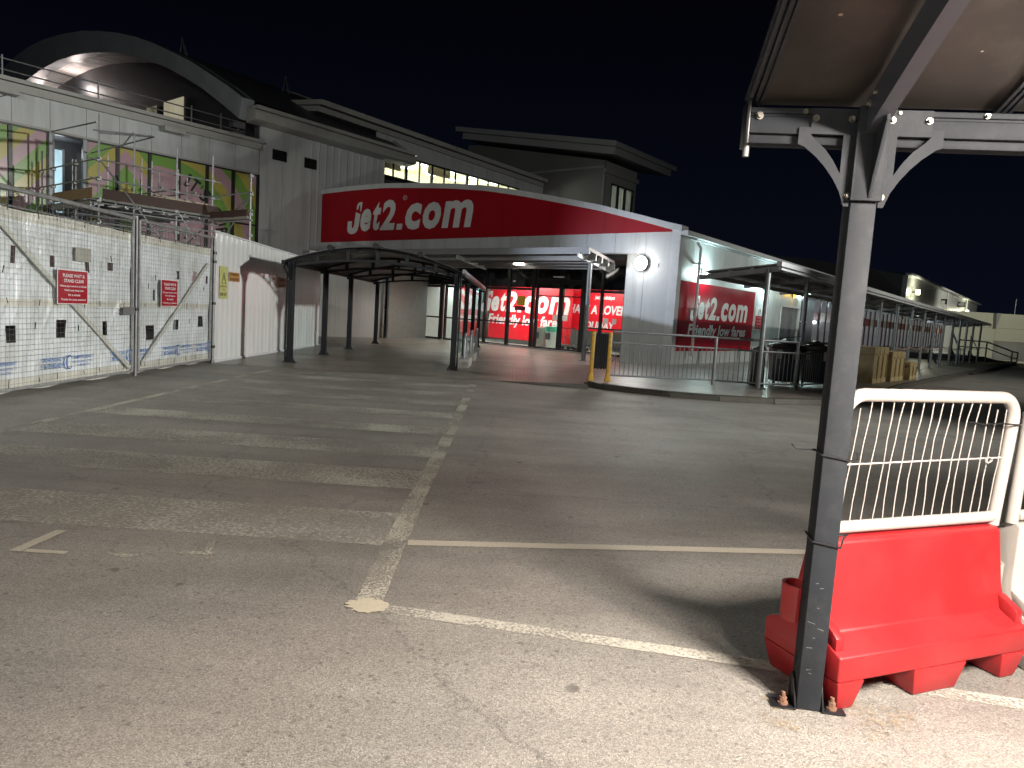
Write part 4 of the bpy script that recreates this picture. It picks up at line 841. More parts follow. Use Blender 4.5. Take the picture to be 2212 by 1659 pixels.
for b_ in (5.5, 7.6, 9.9, 12.2, 14.4, 16.5): mb.box(AW - 2.0, AW - 1.5, b_, b_ + .8, 10.84, 10.88).box(AW - 4.0, AW - 3.5, b_, b_ + .8, 10.84, 10.88)
mb.build('office_light', emis('office_lamp', (1, .98, .88), 6), UW)
for b_ in (6.2, 9.5, 12.8, 16): lamp('office_lamp', 'POINT', W(AW - 2.6, b_, 9.7), 210, (1, .97, .82), .5)
def slab(mb, a0, a1, b0_, b1_, zf0, zf1, th):
    mb.add([(a0, b0_, zf0[0]), (a1, b0_, zf0[1]), (a1, b1_, zf1[1]), (a0, b1_, zf1[0]), (a0, b0_, zf0[0] + th), (a1, b0_, zf0[1] + th), (a1, b1_, zf1[1] + th), (a0, b1_, zf1[0] + th)], [(0, 3, 2, 1), (4, 5, 6, 7), (0, 1, 5, 4), (1, 2, 6, 5), (2, 3, 7, 6), (3, 0, 4, 7)])
mb = MB(); slab(mb, -21.8, -24, .4, 20.5, (11.62, 11.9), (11.12, 11.4), .28); mb.build('roof_edge', EAVE, UW)
mb = MB(); slab(mb, -21.5, -32, .4, 20.6, (11.93, 13.2), (11.43, 12.7), .26); mb.build('roof', EAVE, UW)

# ------------------------------------------------------------------ tower block with oversailing flat roof
TB = bthing('lookout_tower', 'dim square tower with an oversailing shallow sloped roof and lit corner windows', 'building')
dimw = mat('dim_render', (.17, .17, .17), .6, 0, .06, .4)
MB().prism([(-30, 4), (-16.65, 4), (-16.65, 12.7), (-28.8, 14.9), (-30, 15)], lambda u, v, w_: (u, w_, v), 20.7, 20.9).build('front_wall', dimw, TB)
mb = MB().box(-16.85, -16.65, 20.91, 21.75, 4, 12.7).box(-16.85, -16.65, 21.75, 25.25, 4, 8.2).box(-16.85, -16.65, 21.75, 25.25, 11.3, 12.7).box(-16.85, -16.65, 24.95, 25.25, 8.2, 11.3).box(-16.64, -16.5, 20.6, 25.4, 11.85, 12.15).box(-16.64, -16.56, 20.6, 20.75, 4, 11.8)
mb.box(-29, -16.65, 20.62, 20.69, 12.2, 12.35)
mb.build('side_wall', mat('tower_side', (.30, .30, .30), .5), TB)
mb = MB()
for b_ in (21.8, 22.8, 23.85, 24.9): mb.box(-16.8, -16.63, b_ - .05, b_ + .05, 8.2, 11.3)
mb.box(-16.8, -16.63, 21.75, 24.95, 11.2, 11.3); mb.build('window_frame', BLACKF, TB)
MB().box(-16.75, -16.74, 21.8, 24.9, 8.2, 11.2).build('window_glass', glass('clear_glass'), TB)
MB().box(-20, -16.9, 25.3, 25.4, 7, 12).box(-20, -19.9, 21, 25.3, 7, 12).box(-20, -16.9, 20.95, 25.4, 11.8, 11.9).build('tower_room', mat('tower_room', (.35, .36, .33), .6), TB)
for b_ in (22.3, 23.4, 24.2): MB().box(-17.15, -17.1, b_, b_ + .25, 8.2, 11.2).build('curtain', mat('pale_curtain', (.6, .6, .52), .7), TB)
MB().tube([(-18.2, 23.4, 10.9), (-18.2, 23.4, 11.0)], .2, 12).build('room_lamp', emis('tower_lamp', (1, .98, .85), 8), TB)
lamp('tower_light', 'POINT', W(-18.2, 23.2, 10.6), 60, (1, .97, .82), .15)
rfz = lambda a: 13.3 + (-15.12 - a) * .173
mb = MB()
for lo, hi, ins in ((-.02, .34, 0), (-.50, -.02, .42)):
    a0, a1 = -30.38 + ins, -15.12 - ins * .6; b0_, b1_ = 19.5 + ins, 28.65 - ins
    mb.add([(a0, b0_, rfz(a0) + lo), (a1, b0_, rfz(a1) + lo), (a1, b1_, rfz(a1) + lo), (a0, b1_, rfz(a0) + lo), (a0, b0_, rfz(a0) + hi), (a1, b0_, rfz(a1) + hi), (a1, b1_, rfz(a1) + hi), (a0, b1_, rfz(a0) + hi)],
        [(0, 3, 2, 1), (4, 5, 6, 7), (0, 1, 5, 4), (1, 2, 6, 5), (2, 3, 7, 6), (3, 0, 4, 7)])
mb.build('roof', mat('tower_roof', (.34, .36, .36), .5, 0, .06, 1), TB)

#@@LEFT
# ------------------------------------------------------------------ mesh gates with white sheeting
XG = -7.0
def sheet_gate(label, y0, y1, holes, brace, prints, latch=None):
    o = thing('mesh_gate', label, 'gate', (XG, y0, 0), 0, 'sheeted site gates'); Ln = y1 - y0
    fr = MB()
    loop = [(0, 0.04, .09), (0, Ln - .04, .09), (0, Ln - .04, 2.86), (0, .04, 2.86)]
    for p, q in zip(loop, loop[1:] + loop[:1]): fr.tube([p, q], .026, 8)
    fr.tube([(0, .04, 2.62), (0, Ln - .04, 2.62)], .010, 6); fr.tube([(.01, 0.04, 2.86), (.01, Ln - .04, 2.86)], .034, 8)
    fr.build('frame', mat('gate_steel', (.40, .40, .40), .38, .5, .2, 9), o, smooth=True)
    ms = MB(); n = int(Ln / .085)
    for k in range(1, n): ms.bar((.024, k * Ln / n, .09), (.024, k * Ln / n, 2.86), .0022)
    for k in range(1, int(Ln / .12)): ms.bar((.024, k * .12, 2.60), (.024, k * .12, 2.86), .006)
    for k in range(1, 36): ms.bar((.028, 0.03, .09 + k * .077), (.028, Ln - .03, .09 + k * .077), .0032)
    ms.build('mesh', STEEL, o)
    rnd = random.Random(int(y0 * 10))
    ph = [rnd.uniform(0, 6) for _ in range(8)]
    folds = []
    for _ in range(int(Ln * 4)):
        fy, fz = rnd.uniform(0, Ln), rnd.choice([2.6, 2.6, 1.32, 2.0, 1.32]); an = rnd.uniform(-2.6, -.55); fl = rnd.uniform(.3, 1.1); folds.append((fy, fz, math.cos(an), math.sin(an), fl, rnd.uniform(.012, .030), rnd.uniform(.03, .06)))
    def fold(y, z):
        t = 0
        for fy, fz, cx_, sz_, fl, am, wd in folds:
            al = (y - fy) * cx_ + (z - fz) * sz_
            if -.05 < al < fl:
                ac = abs(-(y - fy) * sz_ + (z - fz) * cx_)
                if ac < wd: t += am * (1 - ac / wd) * (1 - max(al, 0) / fl)
        return t
    def sh(u, v):
        y = .05 + (Ln - .1) * u; z = .05 + 2.56 * v
        d = .016 * math.sin(y * 3.1 + ph[0] + z) + .012 * math.sin(y * 7.3 + z * 2.2 + ph[1]) + .008 * math.sin(z * 9 + y * 2 + ph[2]) + .006 * math.sin(y * 17 - z * 6 + ph[3])
        zz = z + (.02 * math.sin(y * 2.3 + ph[4]) if v > .99 else 0) + (.015 * math.sin(y * 5 + ph[5]) if v < .01 else 0)
        return (-.035 + d * .75 + fold(y, z), y, zz)
    hs = [(a - y0, b - y0, c, d) for a, b, c, d in holes]
    def keep(u, v):
        y = .05 + (Ln - .1) * u; z = .05 + 2.56 * v
        for a, b, c, d in hs:
            if a < y < b and c < z < d: return False
        return True
    MB().grid(sh, int(Ln / .035), 74, keep).build('sheet', MATS['white_sheet'], o, smooth=True, fixn=False)
    (ya, za), (yb, zb) = brace
    MB().bar((.010, ya - y0, za), (.010, yb - y0, zb), .02, .075).build('brace', mat('sheet_brace', (.50, .50, .46), .5), o)
    pr = MB()
    f = lambda u, v: (.012, u - y0, v)
    for kind, p in prints:
        if kind in 'LB':
            text(pr, 'POWERCLAD FR', f, p, p + .50, .42, .485, bold=.012); text(pr, 'STANDARD', f, p + .09, p + .42, .32, .39, bold=.012)
            text(pr, 'www.sheeting.info', f, p + .12, p + .38, .285, .305) if False else None
            for c in (p + .03, p + .47):
                pr.tube([(.012, c - y0 + .032 * math.cos(t * .785), .352 + .032 * math.sin(t * .785)) for t in range(8)], .005, 4, closed=True); pr.bar((.012, c - y0 - .02, .37), (.012, c - y0 + .02, .335), .008)
        if kind in 'LCB':
            c = p + .62; pr.tube([(.012, c - y0 + .075 * math.cos(R(t)), .39 + .105 * math.sin(R(t))) for t in range(35, 330, 18)], [.004 + .010 * math.sin(math.pi * k / 16) for k in range(17)], 4)
        if kind in 'RB':
            text(pr, 'FLAME RETARDANT', f, p + .72, p + 1.24, .43, .485, bold=.012); text(pr, 'CERTIFIED & APPROVED TO LPS 1215', f, p + .72, p + 1.24, .365, .40); text(pr, 'E.F. & BS EN 13501', f, p + .82, p + 1.14, .31, .345)
    pr.build('printed_text', BLUEINK, o, fixn=False)
    ti = MB()
    for k in range(int(Ln / .55)):
        yy = .2 + k * .55 + rnd.uniform(-.1, .1)
        for z_ in (2.60, 1.32, .2): ti.bar((.035, yy, z_ - rnd.uniform(.02, .09)), (.035, yy + rnd.uniform(-.03, .03), z_ + rnd.uniform(.02, .07)), .007)
    for _ in range(int(Ln * 1.3)): yy = rnd.uniform(.3, Ln - .3); zz = rnd.uniform(.7, 2.3); ti.bar((.034, yy, zz), (.034, yy + rnd.uniform(-.03, .03), zz + .10), .010)
    ti.build('cable_tie', TIE, o)
    if latch: MB().box(.035, .05, latch[0] - y0, latch[1] - y0, latch[2], latch[3]).build('latch_plate', STEEL_D, o)
    return o
sheet_gate('left wide site gate sheeted in creased white plastic', 5.2, 13.03,
    [(9.89, 9.99, 1.86, 2.08), (10.73, 10.83, 1.84, 2.02), (11.58, 11.71, 1.82, 2.02), (12.28, 12.43, 1.87, 2.01), (9.78, 9.99, .73, .98), (10.89, 11.11, .79, 1.04), (12.09, 12.26, .78, 1.03), (6.2, 6.4, .8, 1.05), (7.6, 7.8, 1.8, 2.0)],
    ((9.5, 2.48), (12.9, .16)), [('B', 10.52 - 1.81), ('B', 10.52), ('L', 12.33), ('B', 6.9)], (12.62, 12.98, 1.13, 1.27))
sheet_gate('right narrower site gate sheeted in white plastic beside the hoarding', 13.17, 16.35,
    [(13.52, 13.86, .64, .91), (14.62, 14.83, .81, 1.03), (15.74, 15.98, .86, 1.1), (15.47, 15.64, 1.86, 2.07), (14.7, 14.82, 1.86, 2.02), (16.12, 16.22, 1.82, 2.0), (13.80, 13.87, 1.4, 1.6)],
    ((16.1, 2.25), (13.3, .2)), [('R', 12.45), ('B', 14.16), ('L', 15.62)])
patch_m = mat('grey_patch', (.36, .35, .31), .5)
tag(place(MB().box(0, .004, 11.27, 11.68, 1.98, 2.2).build('repair_patch', patch_m), (XG + .02, 0, 0)), 'grey repair patch on the white sheet above the left red sign', 'patch')
for i, (y_, w_) in enumerate([(13.10, .032), (16.45, .040)]):
    o = thing('gate_post', ['steel post where the two sheeted gates meet', 'steel post between the sheeted gate and the hoarding'][i], 'post', (XG, y_, 0), 0, 'posts of the site gates')
    MB().tube([(0, 0, 0), (0, 0, 2.92 - .04 * i)], w_, 12).build('pole', STEEL_D, o, smooth=True)
    mb = MB()
    for z_ in ((.35, 1.35, 2.3, 2.5) if i else (1.2,)): mb.tube([(0, 0, z_), (0, 0, z_ + .06)], w_ + .02, 12)
    mb.build('coupler', TIE, o, smooth=True)
def red_notice(label, y0, y1, z0, z1, x):
    o = thing('notice_board', label, 'sign', (x, 0, 0), 0, 'red notices on the sheeted gates')
    MB().box(0, .008, y0, y1, z0, z1).build('border', WHITE_V, o); MB().box(.009, .012, y0 + .012, y1 - .012, z0 + .012, z1 - .012).build('panel', mat('dark_red_sign', (.33, .010, .022), .35, 0, .05, 3), o)
    H = z1 - z0; Wd = y1 - y0; mb = MB(); f = lambda u, v: (.0145, y0 + u * Wd, z0 + v * H)
    for s, u0, u1, v0, v1 in [('PLEASE WAIT &', .16, .88, .78, .88), ('STAND CLEAR', .2, .86, .63, .73), ("We're just moving a vehicle", .06, .95, .48, .56), ("We'll only keep you", .2, .84, .36, .44), ('for a minute', .33, .73, .24, .31), ('Thanks for your patience', .09, .92, .09, .17)]:
        text(mb, s, f, u0, u1, v0, v1, bold=.02)
    mb.build('lettering', WHITE_V, o, fixn=False); return o
red_notice('larger red please wait notice on the left sheeted gate', 10.78, 11.54, 1.30, 1.83, XG + .045)
red_notice('smaller red please wait notice on the right sheeted gate', 13.93, 14.60, 1.29, 1.82, XG + .045)

# ------------------------------------------------------------------ hoarding of white ribbed sheets
HO = thing('site_hoarding', 'white ribbed sheet hoarding between the site gate and the shelter', 'hoarding', (XG, 16.52, 0), 0)
mb = MB(); Ln = 25.38 - 16.52; n = 160
def rib(y):
    t = (y % .30) / .30
    return -.010 if t < .10 else (-.010 + .010 * (t - .10) / .08 if t < .18 else (0 if t < .45 else (-.004 if .5 < t < .9 else 0)))
P_ = []
for i in range(int(Ln / .02) + 1):
    y = i * .02; P_.append((rib(y), y))
top_h = lambda y: 3.02 - .012 * y
for (x0, y0_), (x1, y1_) in zip(P_, P_[1:]): mb.quad((x0, y0_, .03), (x1, y1_, .03), (x1, y1_, top_h(y1_)), (x0, y0_, top_h(y0_)))
mb.build('sheet', mat('ribbed_white', (.68, .69, .69), .22, 0, .05, 1.1, .10, 5, .6, (1, 1, .15), (.36, .35, .32), 1.2, .35), HO, smooth=False, fixn=False)
MB().bar((0.0, 0, 3.03), (0, Ln, 2.925), .06, .035).bar((.01, 0, .03), (.01, Ln, .03), .05, .05).build('capping', TRIM, HO)
MB().box(-.08, -.03, 0, Ln, .02, 2.85).build('backing', PLANKG, HO)
MB().box(-1.7, -.08, Ln - .06, Ln - .01, .02, 2.9).build('return_panel', mat('ribbed_return', (.5, .5, .48), .5), HO)
o = thing('warning_sign', 'tall pale yellow construction warning sign on the hoarding next to the gate post', 'sign', (XG + .012, 0, 0), 0)
MB().box(0, .006, 16.74, 17.21, 1.5, 2.26).build('panel', mat('pale_yellow', (.50, .50, .20), .45), o)
mb = MB(); tri = [(16.975, 2.12), (16.86, 1.86), (17.09, 1.86)]
for p, q in zip(tri, tri[1:] + tri[:1]): mb.bar((.008, p[0], p[1]), (.008, q[0], q[1]), .010)
mb.bar((.008, 16.975, 1.93), (.008, 16.975, 2.03), .012)
f = lambda u, v: (.0085, u, v)
text(mb, 'CONSTRUCTION', f, 16.80, 17.15, 1.77, 1.81); text(mb, 'SITE', f, 16.91, 17.04, 1.69, 1.73); text(mb, 'KEEP OUT', f, 16.79, 17.16, 1.56, 1.64, bold=.02)
mb.build('lettering', mat('sign_ink', (.05, .05, .02), .5), o, fixn=False)
for i, (a, b_, c, d) in enumerate([(17.29, 17.95, 1.93, 2.15), (20.82, 21.5, 1.9, 2.2)]):
    o = thing('label_sign', ['small orange and black label beside the yellow warning sign', 'small orange and black label behind the nearest shelter post'][i], 'label', (XG + .012, 0, 0), 0, 'orange labels on the hoarding')
    MB().box(0, .005, a, b_, c, d).build('panel', mat('orange_label', (.45, .24, .08), .5), o)
    mb = MB(); text(mb, 'TERMINAL', lambda u, v: (.0075, u, v), a + .05, b_ - .05, (c + d) / 2 + .02, d - .02, bold=.02); text(mb, 'PARKING', lambda u, v: (.0075, u, v), a + .06, b_ - .04, c + .02, (c + d) / 2 - .02, bold=.03)
    mb.build('lettering', mat('brown_ink', (.10, .04, .02), .5), o, fixn=False)

# ------------------------------------------------------------------ scaffolding (building frame)
SF = bthing('scaffold', 'tube scaffold with board decks standing against the mural windows', 'scaffold')
A1, A2, A3 = -15.0, -19.13, -20.35; B1, B2, B3 = -12.94, -10.31, -8.95
def tb(pts, r=.032): return MB().tube(pts, r, 7)
stds = [(A1, B1, 7.35), (A2, B1, 7.2), (A3, B1, 6.6), (A1, B2, 6.8), (A1, B3, 6.78), (-17.0, B3, 6.1), (-12.3, B3, 5.92), (A2, B3, 6.3), (-17.0, B1, 6.0), (-15.0, -11.8, 6.95)]
for i, (a, b_, zt) in enumerate(stds): tb([(a, b_, 0 if i != 10 else 5.6), (a, b_, zt)]).build('standard', STEEL, SF, smooth=True)
led = []
for z_ in (5.83, 5.2, 4.50, 3.75): led += [((A1 + .06, B1 - .3, z_), (A1 + .06, B3 + .3, z_)), ((A1 + .3, B1 - .06, z_ + .03), (A3 - .1, B1 - .06, z_ + .03))]
for z_ in (5.25, 4.62, 4.28): led += [((A1 - .2, B3 - .05, z_), (-12.1, B3 - .05, z_))]
led += [((A1 + .06, B1 - .2, 6.75), (A1 + .06, B2 - .9, 6.98)), ((A2, B1 - .06, 7.18), (A1, B1 - .06, 7.05)), ((A1 + .1, B1, 6.70), (-15.1, -11.15, 6.98)), ((-15, -11.85, 6.97), (-17.8, -11.1, 6.9)), ((A1 + .2, -11.2, 6.95), (A3, -11.2, 6.9))]
for z_ in (4.40, 4.2, 3.95): led += [((A2, B1 + .6, z_), (A2, B3, z_)), ((-17.0, B1, z_ - .05), (-17.0, B3, z_ - .05)), ((A1 + .1, B1 - .2, z_), (A1 + .1, B3 + .2, z_))]
led += [((A3, b_, 5.3), (A1, b_, 5.3)) for b_ in (B2, -9.6)] + [((A3, b_, 4.36), (A1 + .3, b_, 4.36)) for b_ in (-12.2, -11.6, -10.9, B2, -9.6)]
for p, q in led: tb([p, q], .026).build('ledger', STEEL, SF, smooth=True)
for p, q in [((A1 + .1, B1, 5.8), (A1 + .1, B2, 2.8)), ((A1 + .1, B2, 4.5), (A1 + .1, B3, 2.6)), ((A2, B1 - .1, 4.6), (A1 - 1.5, B1 - .1, 2.6)), ((-12.35, B3, 5.1), (A1, B3, 3.0)), ((A1, B3, 4.4), (A2, B3, 2.5)), ((-12.3, B3, 5.15), (-14.2, B3, 4.3))]: tb([p, q], .026).build('brace', STEEL_D, SF, smooth=True)
bd = MB()
for k in range(10): bd.box(A1 - .35 - k * .45, A1 - .35 - k * .45 + .42, B1 - .1, B3 + .1, 4.50, 4.545)
bd.build('deck', PLANKG, SF)
MB().box(A1 + .04, A1 + .07, B1 + .1, B3 + .2, 4.56, 4.90).build('toe_board', PLANK, SF)
MB().box(-18.9, -15.25, B1 - .12, B1 - .09, 4.58, 4.93).build('toe_board', PLY, SF)
MB().box(-18.9, -15.3, B1 - .16, B1 - .02, 4.30, 4.48).build('beam', STEEL, SF)
MB().box(-14.9, -12.35, B3 - .1, B3 + .1, 4.34, 4.42).build('deck', PLANKG, SF)
MB().box(-14.9, -12.32, B3 - .14, B3 - .11, 4.43, 4.66).build('toe_board', PLANK, SF)
mb = MB()
for a in (-15.6, -16.9, -18.2): mb.bar((a, B1, 4.40), (a, B3, 4.40), .06, .12)
for b_ in (-12.4, -11.6, -10.8, -10, -9.3): mb.bar((A1, b_, 4.44), (A3, b_, 4.44), .05, .06)
mb.build('transom', STEEL_D, SF)
cp = MB()
for a, b_, zt in stds[:9]:
    for z_ in (3.75, 4.5, 5.2, 5.83):
        if z_ < zt: cp.box(a - .05, a + .09, b_ - .09, b_ + .05, z_ - .05, z_ + .05)
cp.build('coupler', STEEL_D, SF)
for a, b_ in [(-15.6, -11.3), (-16.2, -12.2), (-15.7, -10.9), (-17.8, -9.7), (-16.4, -9.6), (-18.6, -12.5)]: MB().tube([(a, b_, 4.55), (a, b_, 6.25)], .026, 6).build('prop', STEEL, SF, smooth=True)
for k in range(6):
    o = bthing('lattice_girder', '%s pale lattice girder in the pile on the scaffold deck' % ['lowest', 'second lowest', 'third lowest', 'third highest', 'second highest', 'topmost'][k], 'girder', -15.3 - k * .12, -10.9 + .1 * (k % 3), 4.60 + k * .10, 'lattice girders piled on the deck')
    o.rotation_euler = (0, 0, -AZ + R([0, 7, -6, 4, -9, 12][k]))
    mb = MB().bar((0, 0, 0), (0, 1.95, 0), .07, .05).bar((-.28, 0, .0), (-.28, 1.95, .0), .07, .05)
    for j in range(8): mb.bar((0, .1 + j * .19, 0), (-.28, .2 + j * .19, 0), .03, .03)
    mb.build('girder', mat('pale_timber', (.50, .44, .34), .6), o)
SCM = mat('scaffold_steel', (.36, .37, .38), .45, .5, .2, 9)
for _o in kids(SF):
    if _o.name.split('.')[0] in ('standard', 'ledger', 'prop', 'beam'): _o.data.materials[0] = SCM
# things stored behind the gates, seen as dark shapes through the sheet holes
o = bthing('storage_container', 'dark maroon site cabin behind the sheeted gates under the scaffold', 'site cabin', -18.3, -13.4, 0)
MB().box(-1.0, 1.2, -3.5, 3.8, 0.1, 2.9).build('body', mat('maroon_cabin', (.06, .03, .028), .6), o, bevel=.03)
MB().box(1.21, 1.24, -2.6, -1.6, 1.3, 2.2).build('window', BLACKG, o)

# ------------------------------------------------------------------ arched shelter in front of the entrance
SH = thing('walkway_shelter', 'dark arched shelter on slim posts leading to the entrance', 'shelter', (0, 0, 0))
XL, XR = -5.62, -1.58
def prof(t): return 2.52 + .48 * math.sin(math.pi * t) ** .9        # t across
def yN(t): return 17.62 + .75 * t
def yF(t): return 28.9 + 1.9 * t
NS = 12; ri = MB(); sh_ = MB()
def shp(t, s, dz=0): return (XL - .16 + (XR - XL + .32) * t, yN(t) + (yF(t) - yN(t)) * s, prof(t) + dz)
for i in range(NS):
    for j in range(10):
        t0, t1 = i / NS, (i + 1) / NS; s0, s1 = j / 10 + .002, (j + 1) / 10 - .002
        sh_.add([shp(t0, s0), shp(t1, s0), shp(t1, s1), shp(t0, s1), shp(t0, s0, .02), shp(t1, s0, .02), shp(t1, s1, .02), shp(t0, s1, .02)], [(0, 3, 2, 1), (4, 5, 6, 7), (0, 1, 5, 4), (2, 3, 7, 6)])
sh_.build('roof', POLYC, SH, fixn=False)
pts_s = [.02, .29, .58, .97]
for s in pts_s:
    m1 = MB()
    for i in range(NS):
        t0, t1 = i / NS, (i + 1) / NS
        p0, p1 = Vector(shp(t0, s)), Vector(shp(t1, s)); lo0 = p0 - Vector((0, 0, .03)); lo1 = p1 - Vector((0, 0, .03))
        dep = lambda t: .08 + .20 * math.sin(math.pi * t)
        b0_ = p0 - Vector((0, 0, .05 + dep(t0))); b1_ = p1 - Vector((0, 0, .05 + dep(t1)))
        m1.bar(lo0, lo1, .06, .07); m1.bar(b0_, b1_, .06, .06); 
        if i % 2 == 0 and 0 < i: m1.bar(lo0, b0_, .05, .10, up=(1, 0, 0))
    m1.build('arch_rib', DARK_P, SH)
pr_ = MB()
for t in (0, .25, .5, .75, 1.0):
    dz = .04 if 0 < t < 1 else -.04
    pr_.bar(Vector(shp(t, 0)) + Vector((0, -.06, dz)), Vector(shp(t, 1)) + Vector((0, 0, dz)), .09, .07 if 0 < t < 1 else .10)
pr_.build('purlin', DARK_P, SH, bevel=.01, seg=1)
for t in (.25, .5, .75):
    c = Vector(shp(t, 0)) + Vector((0, -.06, .04)); MB().tube([c, c - Vector((0, .03, 0))], .075, 12).build('end_cap', DARK_P, SH, smooth=True)
for side, ys in ((XL, [17.78, 20.95, 24.1, 28.68]), (XR, [18.45, 22.4, 26.1, 30.3])):
    for y in ys:
        MB().box(side - .07, side + .07, y - .07, y + .07, .01, 2.50).build('post', DARK_P, SH, bevel=.008, seg=1)
        bp = MB().box(side - .16, side + .16, y - .13, y + .13, .004, .02)
        for sx in (-1, 1):
            bp.prism([(side + sx * .072, .02), (side + sx * .15, .02), (side + sx * .072, .15)], lambda u, v, w_: (u, w_, v), y - .04, y + .04); bp.tube([(side + sx * .09, y - .09, .02), (side + sx * .09, y - .09, .07)], .02, 6)
        bp.build('base_plate', TIE, SH)
        mb = MB(); d = 1
        for sy in (-1, 1): mb.prism([(y + sy * .071, 2.48), (y + sy * .26, 2.48), (y + sy * .26, 2.40), (y + sy * .071, 2.05)], lambda u, v, w_: (w_, u, v), side - .02, side + .02)
        mb.build('bracket', DARK_P, SH)
MB().tube([(XL - .16, 17.68, 2.50), (XL - .17, 17.68, 2.36), (XL - .12, 17.70, 2.26), (XL - .09, 17.70, 2.2), (XL - .09, 17.70, .06)], .022, 8).build('downpipe', DARK_P, SH, smooth=True)
MB().tube([(XR + .1, 18.35, 2.45), (XR + .12, 18.35, 2.1), (XR + .12, 18.38, .06)], .022, 8).build('downpipe', DARK_P, SH, smooth=True)
MB().bar((XR + .17, 18.3, 2.56), (XR + .17, 30.9, 2.56), .05, .10).build('side_gutter', STEEL, SH)
for y0_, y1_ in ((18.6, 22.3), (22.5, 26.0), (26.2, 30.2)): MB().box(XR - .005, XR + .005, y0_, y1_, .35, 2.3).build('side_glass', glass('clear_glass'), SH)
for i, y in enumerate((19.45, 22.2, 25.0)):
    o = thing('hoop_barrier', ['steel hoop in a concrete block, nearest of three beside the shelter', 'steel hoop in a concrete block, middle of three beside the shelter', 'steel hoop in a concrete block, farthest of three beside the shelter'][i], 'hoop', (-1.38, y, 0), 0, 'hoop barriers beside the shelter')
    MB().box(-.16, .16, -.05, 1.3, .004, .24).build('concrete_block', CONC, o, bevel=.015)
    MB().tube([(0, .22, .24), (0, .22, .80), (0, .27, .88), (0, .35, .92), (0, .85, .92), (0, .95, .88), (0, 1.0, .80), (0, 1.0, .24)], .038, 10).build('hoop', STEEL, o, smooth=True)

# ------------------------------------------------------------------ guard rail, barrier, bins, crates on the right
GR = thing('guard_rail', 'galvanised pedestrian guard rail along the footway kerb', 'railing')
gpt = [(2.35, 17.15), (4.98, 17.62), (6.02, 17.42), (7.06, 17.75), (8.75, 19.3), (10.1, 21.2)]
for p in gpt[1:]: MB().tube([(p[0], p[1], .125), (p[0], p[1], 1.31)], .04, 10).build('post', STEEL, GR, smooth=True)
for p, q in zip(gpt, gpt[1:]):
    mb = MB()
    for z_, r_ in ((1.30, .03), (1.03, .022), (.24, .022)): mb.tube([(p[0], p[1], z_), (q[0], q[1], z_)], r_, 8)
    L_ = (Vector(q) - Vector(p)).length; n = int(L_ / .115)
    for k in range(1, n): t = k / n; mb.tube([(p[0] + (q[0] - p[0]) * t, p[1] + (q[1] - p[1]) * t, .24), (p[0] + (q[0] - p[0]) * t, p[1] + (q[1] - p[1]) * t, 1.03)], .010, 5)
    mb.build('rail_panel', STEEL, GR, smooth=True)
EBR = thing('expanding_barrier', 'folded yellow and black expanding barrier at the kerb corner', 'barrier', (2.03, 16.75, 0), R(8))
for i, x in enumerate((-.19, .22)):
    z0 = .06 if i == 0 else .1
    MB().prism([(x - .045, .18), (x + .045, .18), (x + .045, 1.28), (x - .045, 1.28)], lambda u, v, w_: (u, w_, v), -.03, .03).prism([(x - .085, z0), (x + .085, z0), (x + .045, .30), (x - .045, .30)], lambda u, v, w_: (u, w_, v), -.04, .04).build('leg', YEL, EBR, bevel=.012)
    mb = MB()
    for k in range(7): mb.tube([(x, -.032, .35 + k * .14), (x, -.045, .35 + k * .14)], .016, 8)
    mb.build('rivet', BRASS, EBR, smooth=True)
    MB().box(x - .1, x + .1, -.2, .2, z0 - .03, z0).build('foot', TIE, EBR)
mb = MB()
for k in range(12): x = -.125 + k * .0262; mb.box(x - .0125, x + .0125, -.026 + .014 * (k % 2), .02, .40 + .012 * (k % 3), 1.235)
mb.build('lattice', TIE, EBR)
MB().tube([(.26, -.05, .66), (.34, -.05, .70), (.34, -.02, .62), (.28, 0, .6)], .012, 6).build('blue_cord', mat('blue_cord', (.03, .15, .25), .5), EBR)
def twin_bin(label, x, y, rz):
    o = thing('recycling_bin', label, 'bin', (x, y, .125), rz, 'large dark recycling bins')
    MB().prism([(-.33, .12), (.33, .12), (.38, .98), (-.38, .98)], lambda u, v, w_: (u, w_, v), -.32, .32).build('body', mat('bin_navy', (.018, .024, .038), .32, 0, .2, 5), o, bevel=.02)
    MB().prism([(-.42, .98), (.42, .98), (.42, 1.06), (.18, 1.12), (0, 1.24), (-.18, 1.12), (-.42, 1.06)], lambda u, v, w_: (u, w_, v), -.38, .38).build('lid', TIE, o, bevel=.015)
    MB().box(-.28, -.16, -.39, -.33, .72, .95).box(.16, .28, -.39, -.33, .72, .95).build('label_plate', mat('pale_label', (.30, .31, .30), .5), o)
    MB().box(-.12, .12, -.37, -.33, .75, .92).build('slot', TIE, o)
    for sx in (-.28, .28): MB().tube([(sx - .03, -.22, .07), (sx + .03, -.22, .07)], .07, 12).build('wheel', TIE, o, smooth=True)
    return o
twin_bin('large dark recycling bin with a peaked lid, left one behind the rail', 7.15, 18.75, R(-10))
twin_bin('large dark recycling bin with a peaked lid, right one behind the rail', 8.05, 19.05, R(-14))
o = thing('bin_cover_rail', 'bright steel hoop rail standing on the left recycling bin', 'rail', (7.15, 18.75, 1.25), R(-10))
MB().tube([(-.42, -.2, -.02), (-.42, -.2, .08), (.36, .1, .20), (.40, .1, -.02)], .014, 6).build('tube', STEEL, o, smooth=True)
o = thing('litter_bin', 'slim black litter bin with a silver band behind the guard rail', 'bin', (6.28, 18.3, .125), R(-8))
MB().prism([(-.17, 0), (.17, 0), (.15, .88), (-.15, .88)], lambda u, v, w_: (u, w_, v), -.16, .16).build('body', TIE, o, bevel=.01)
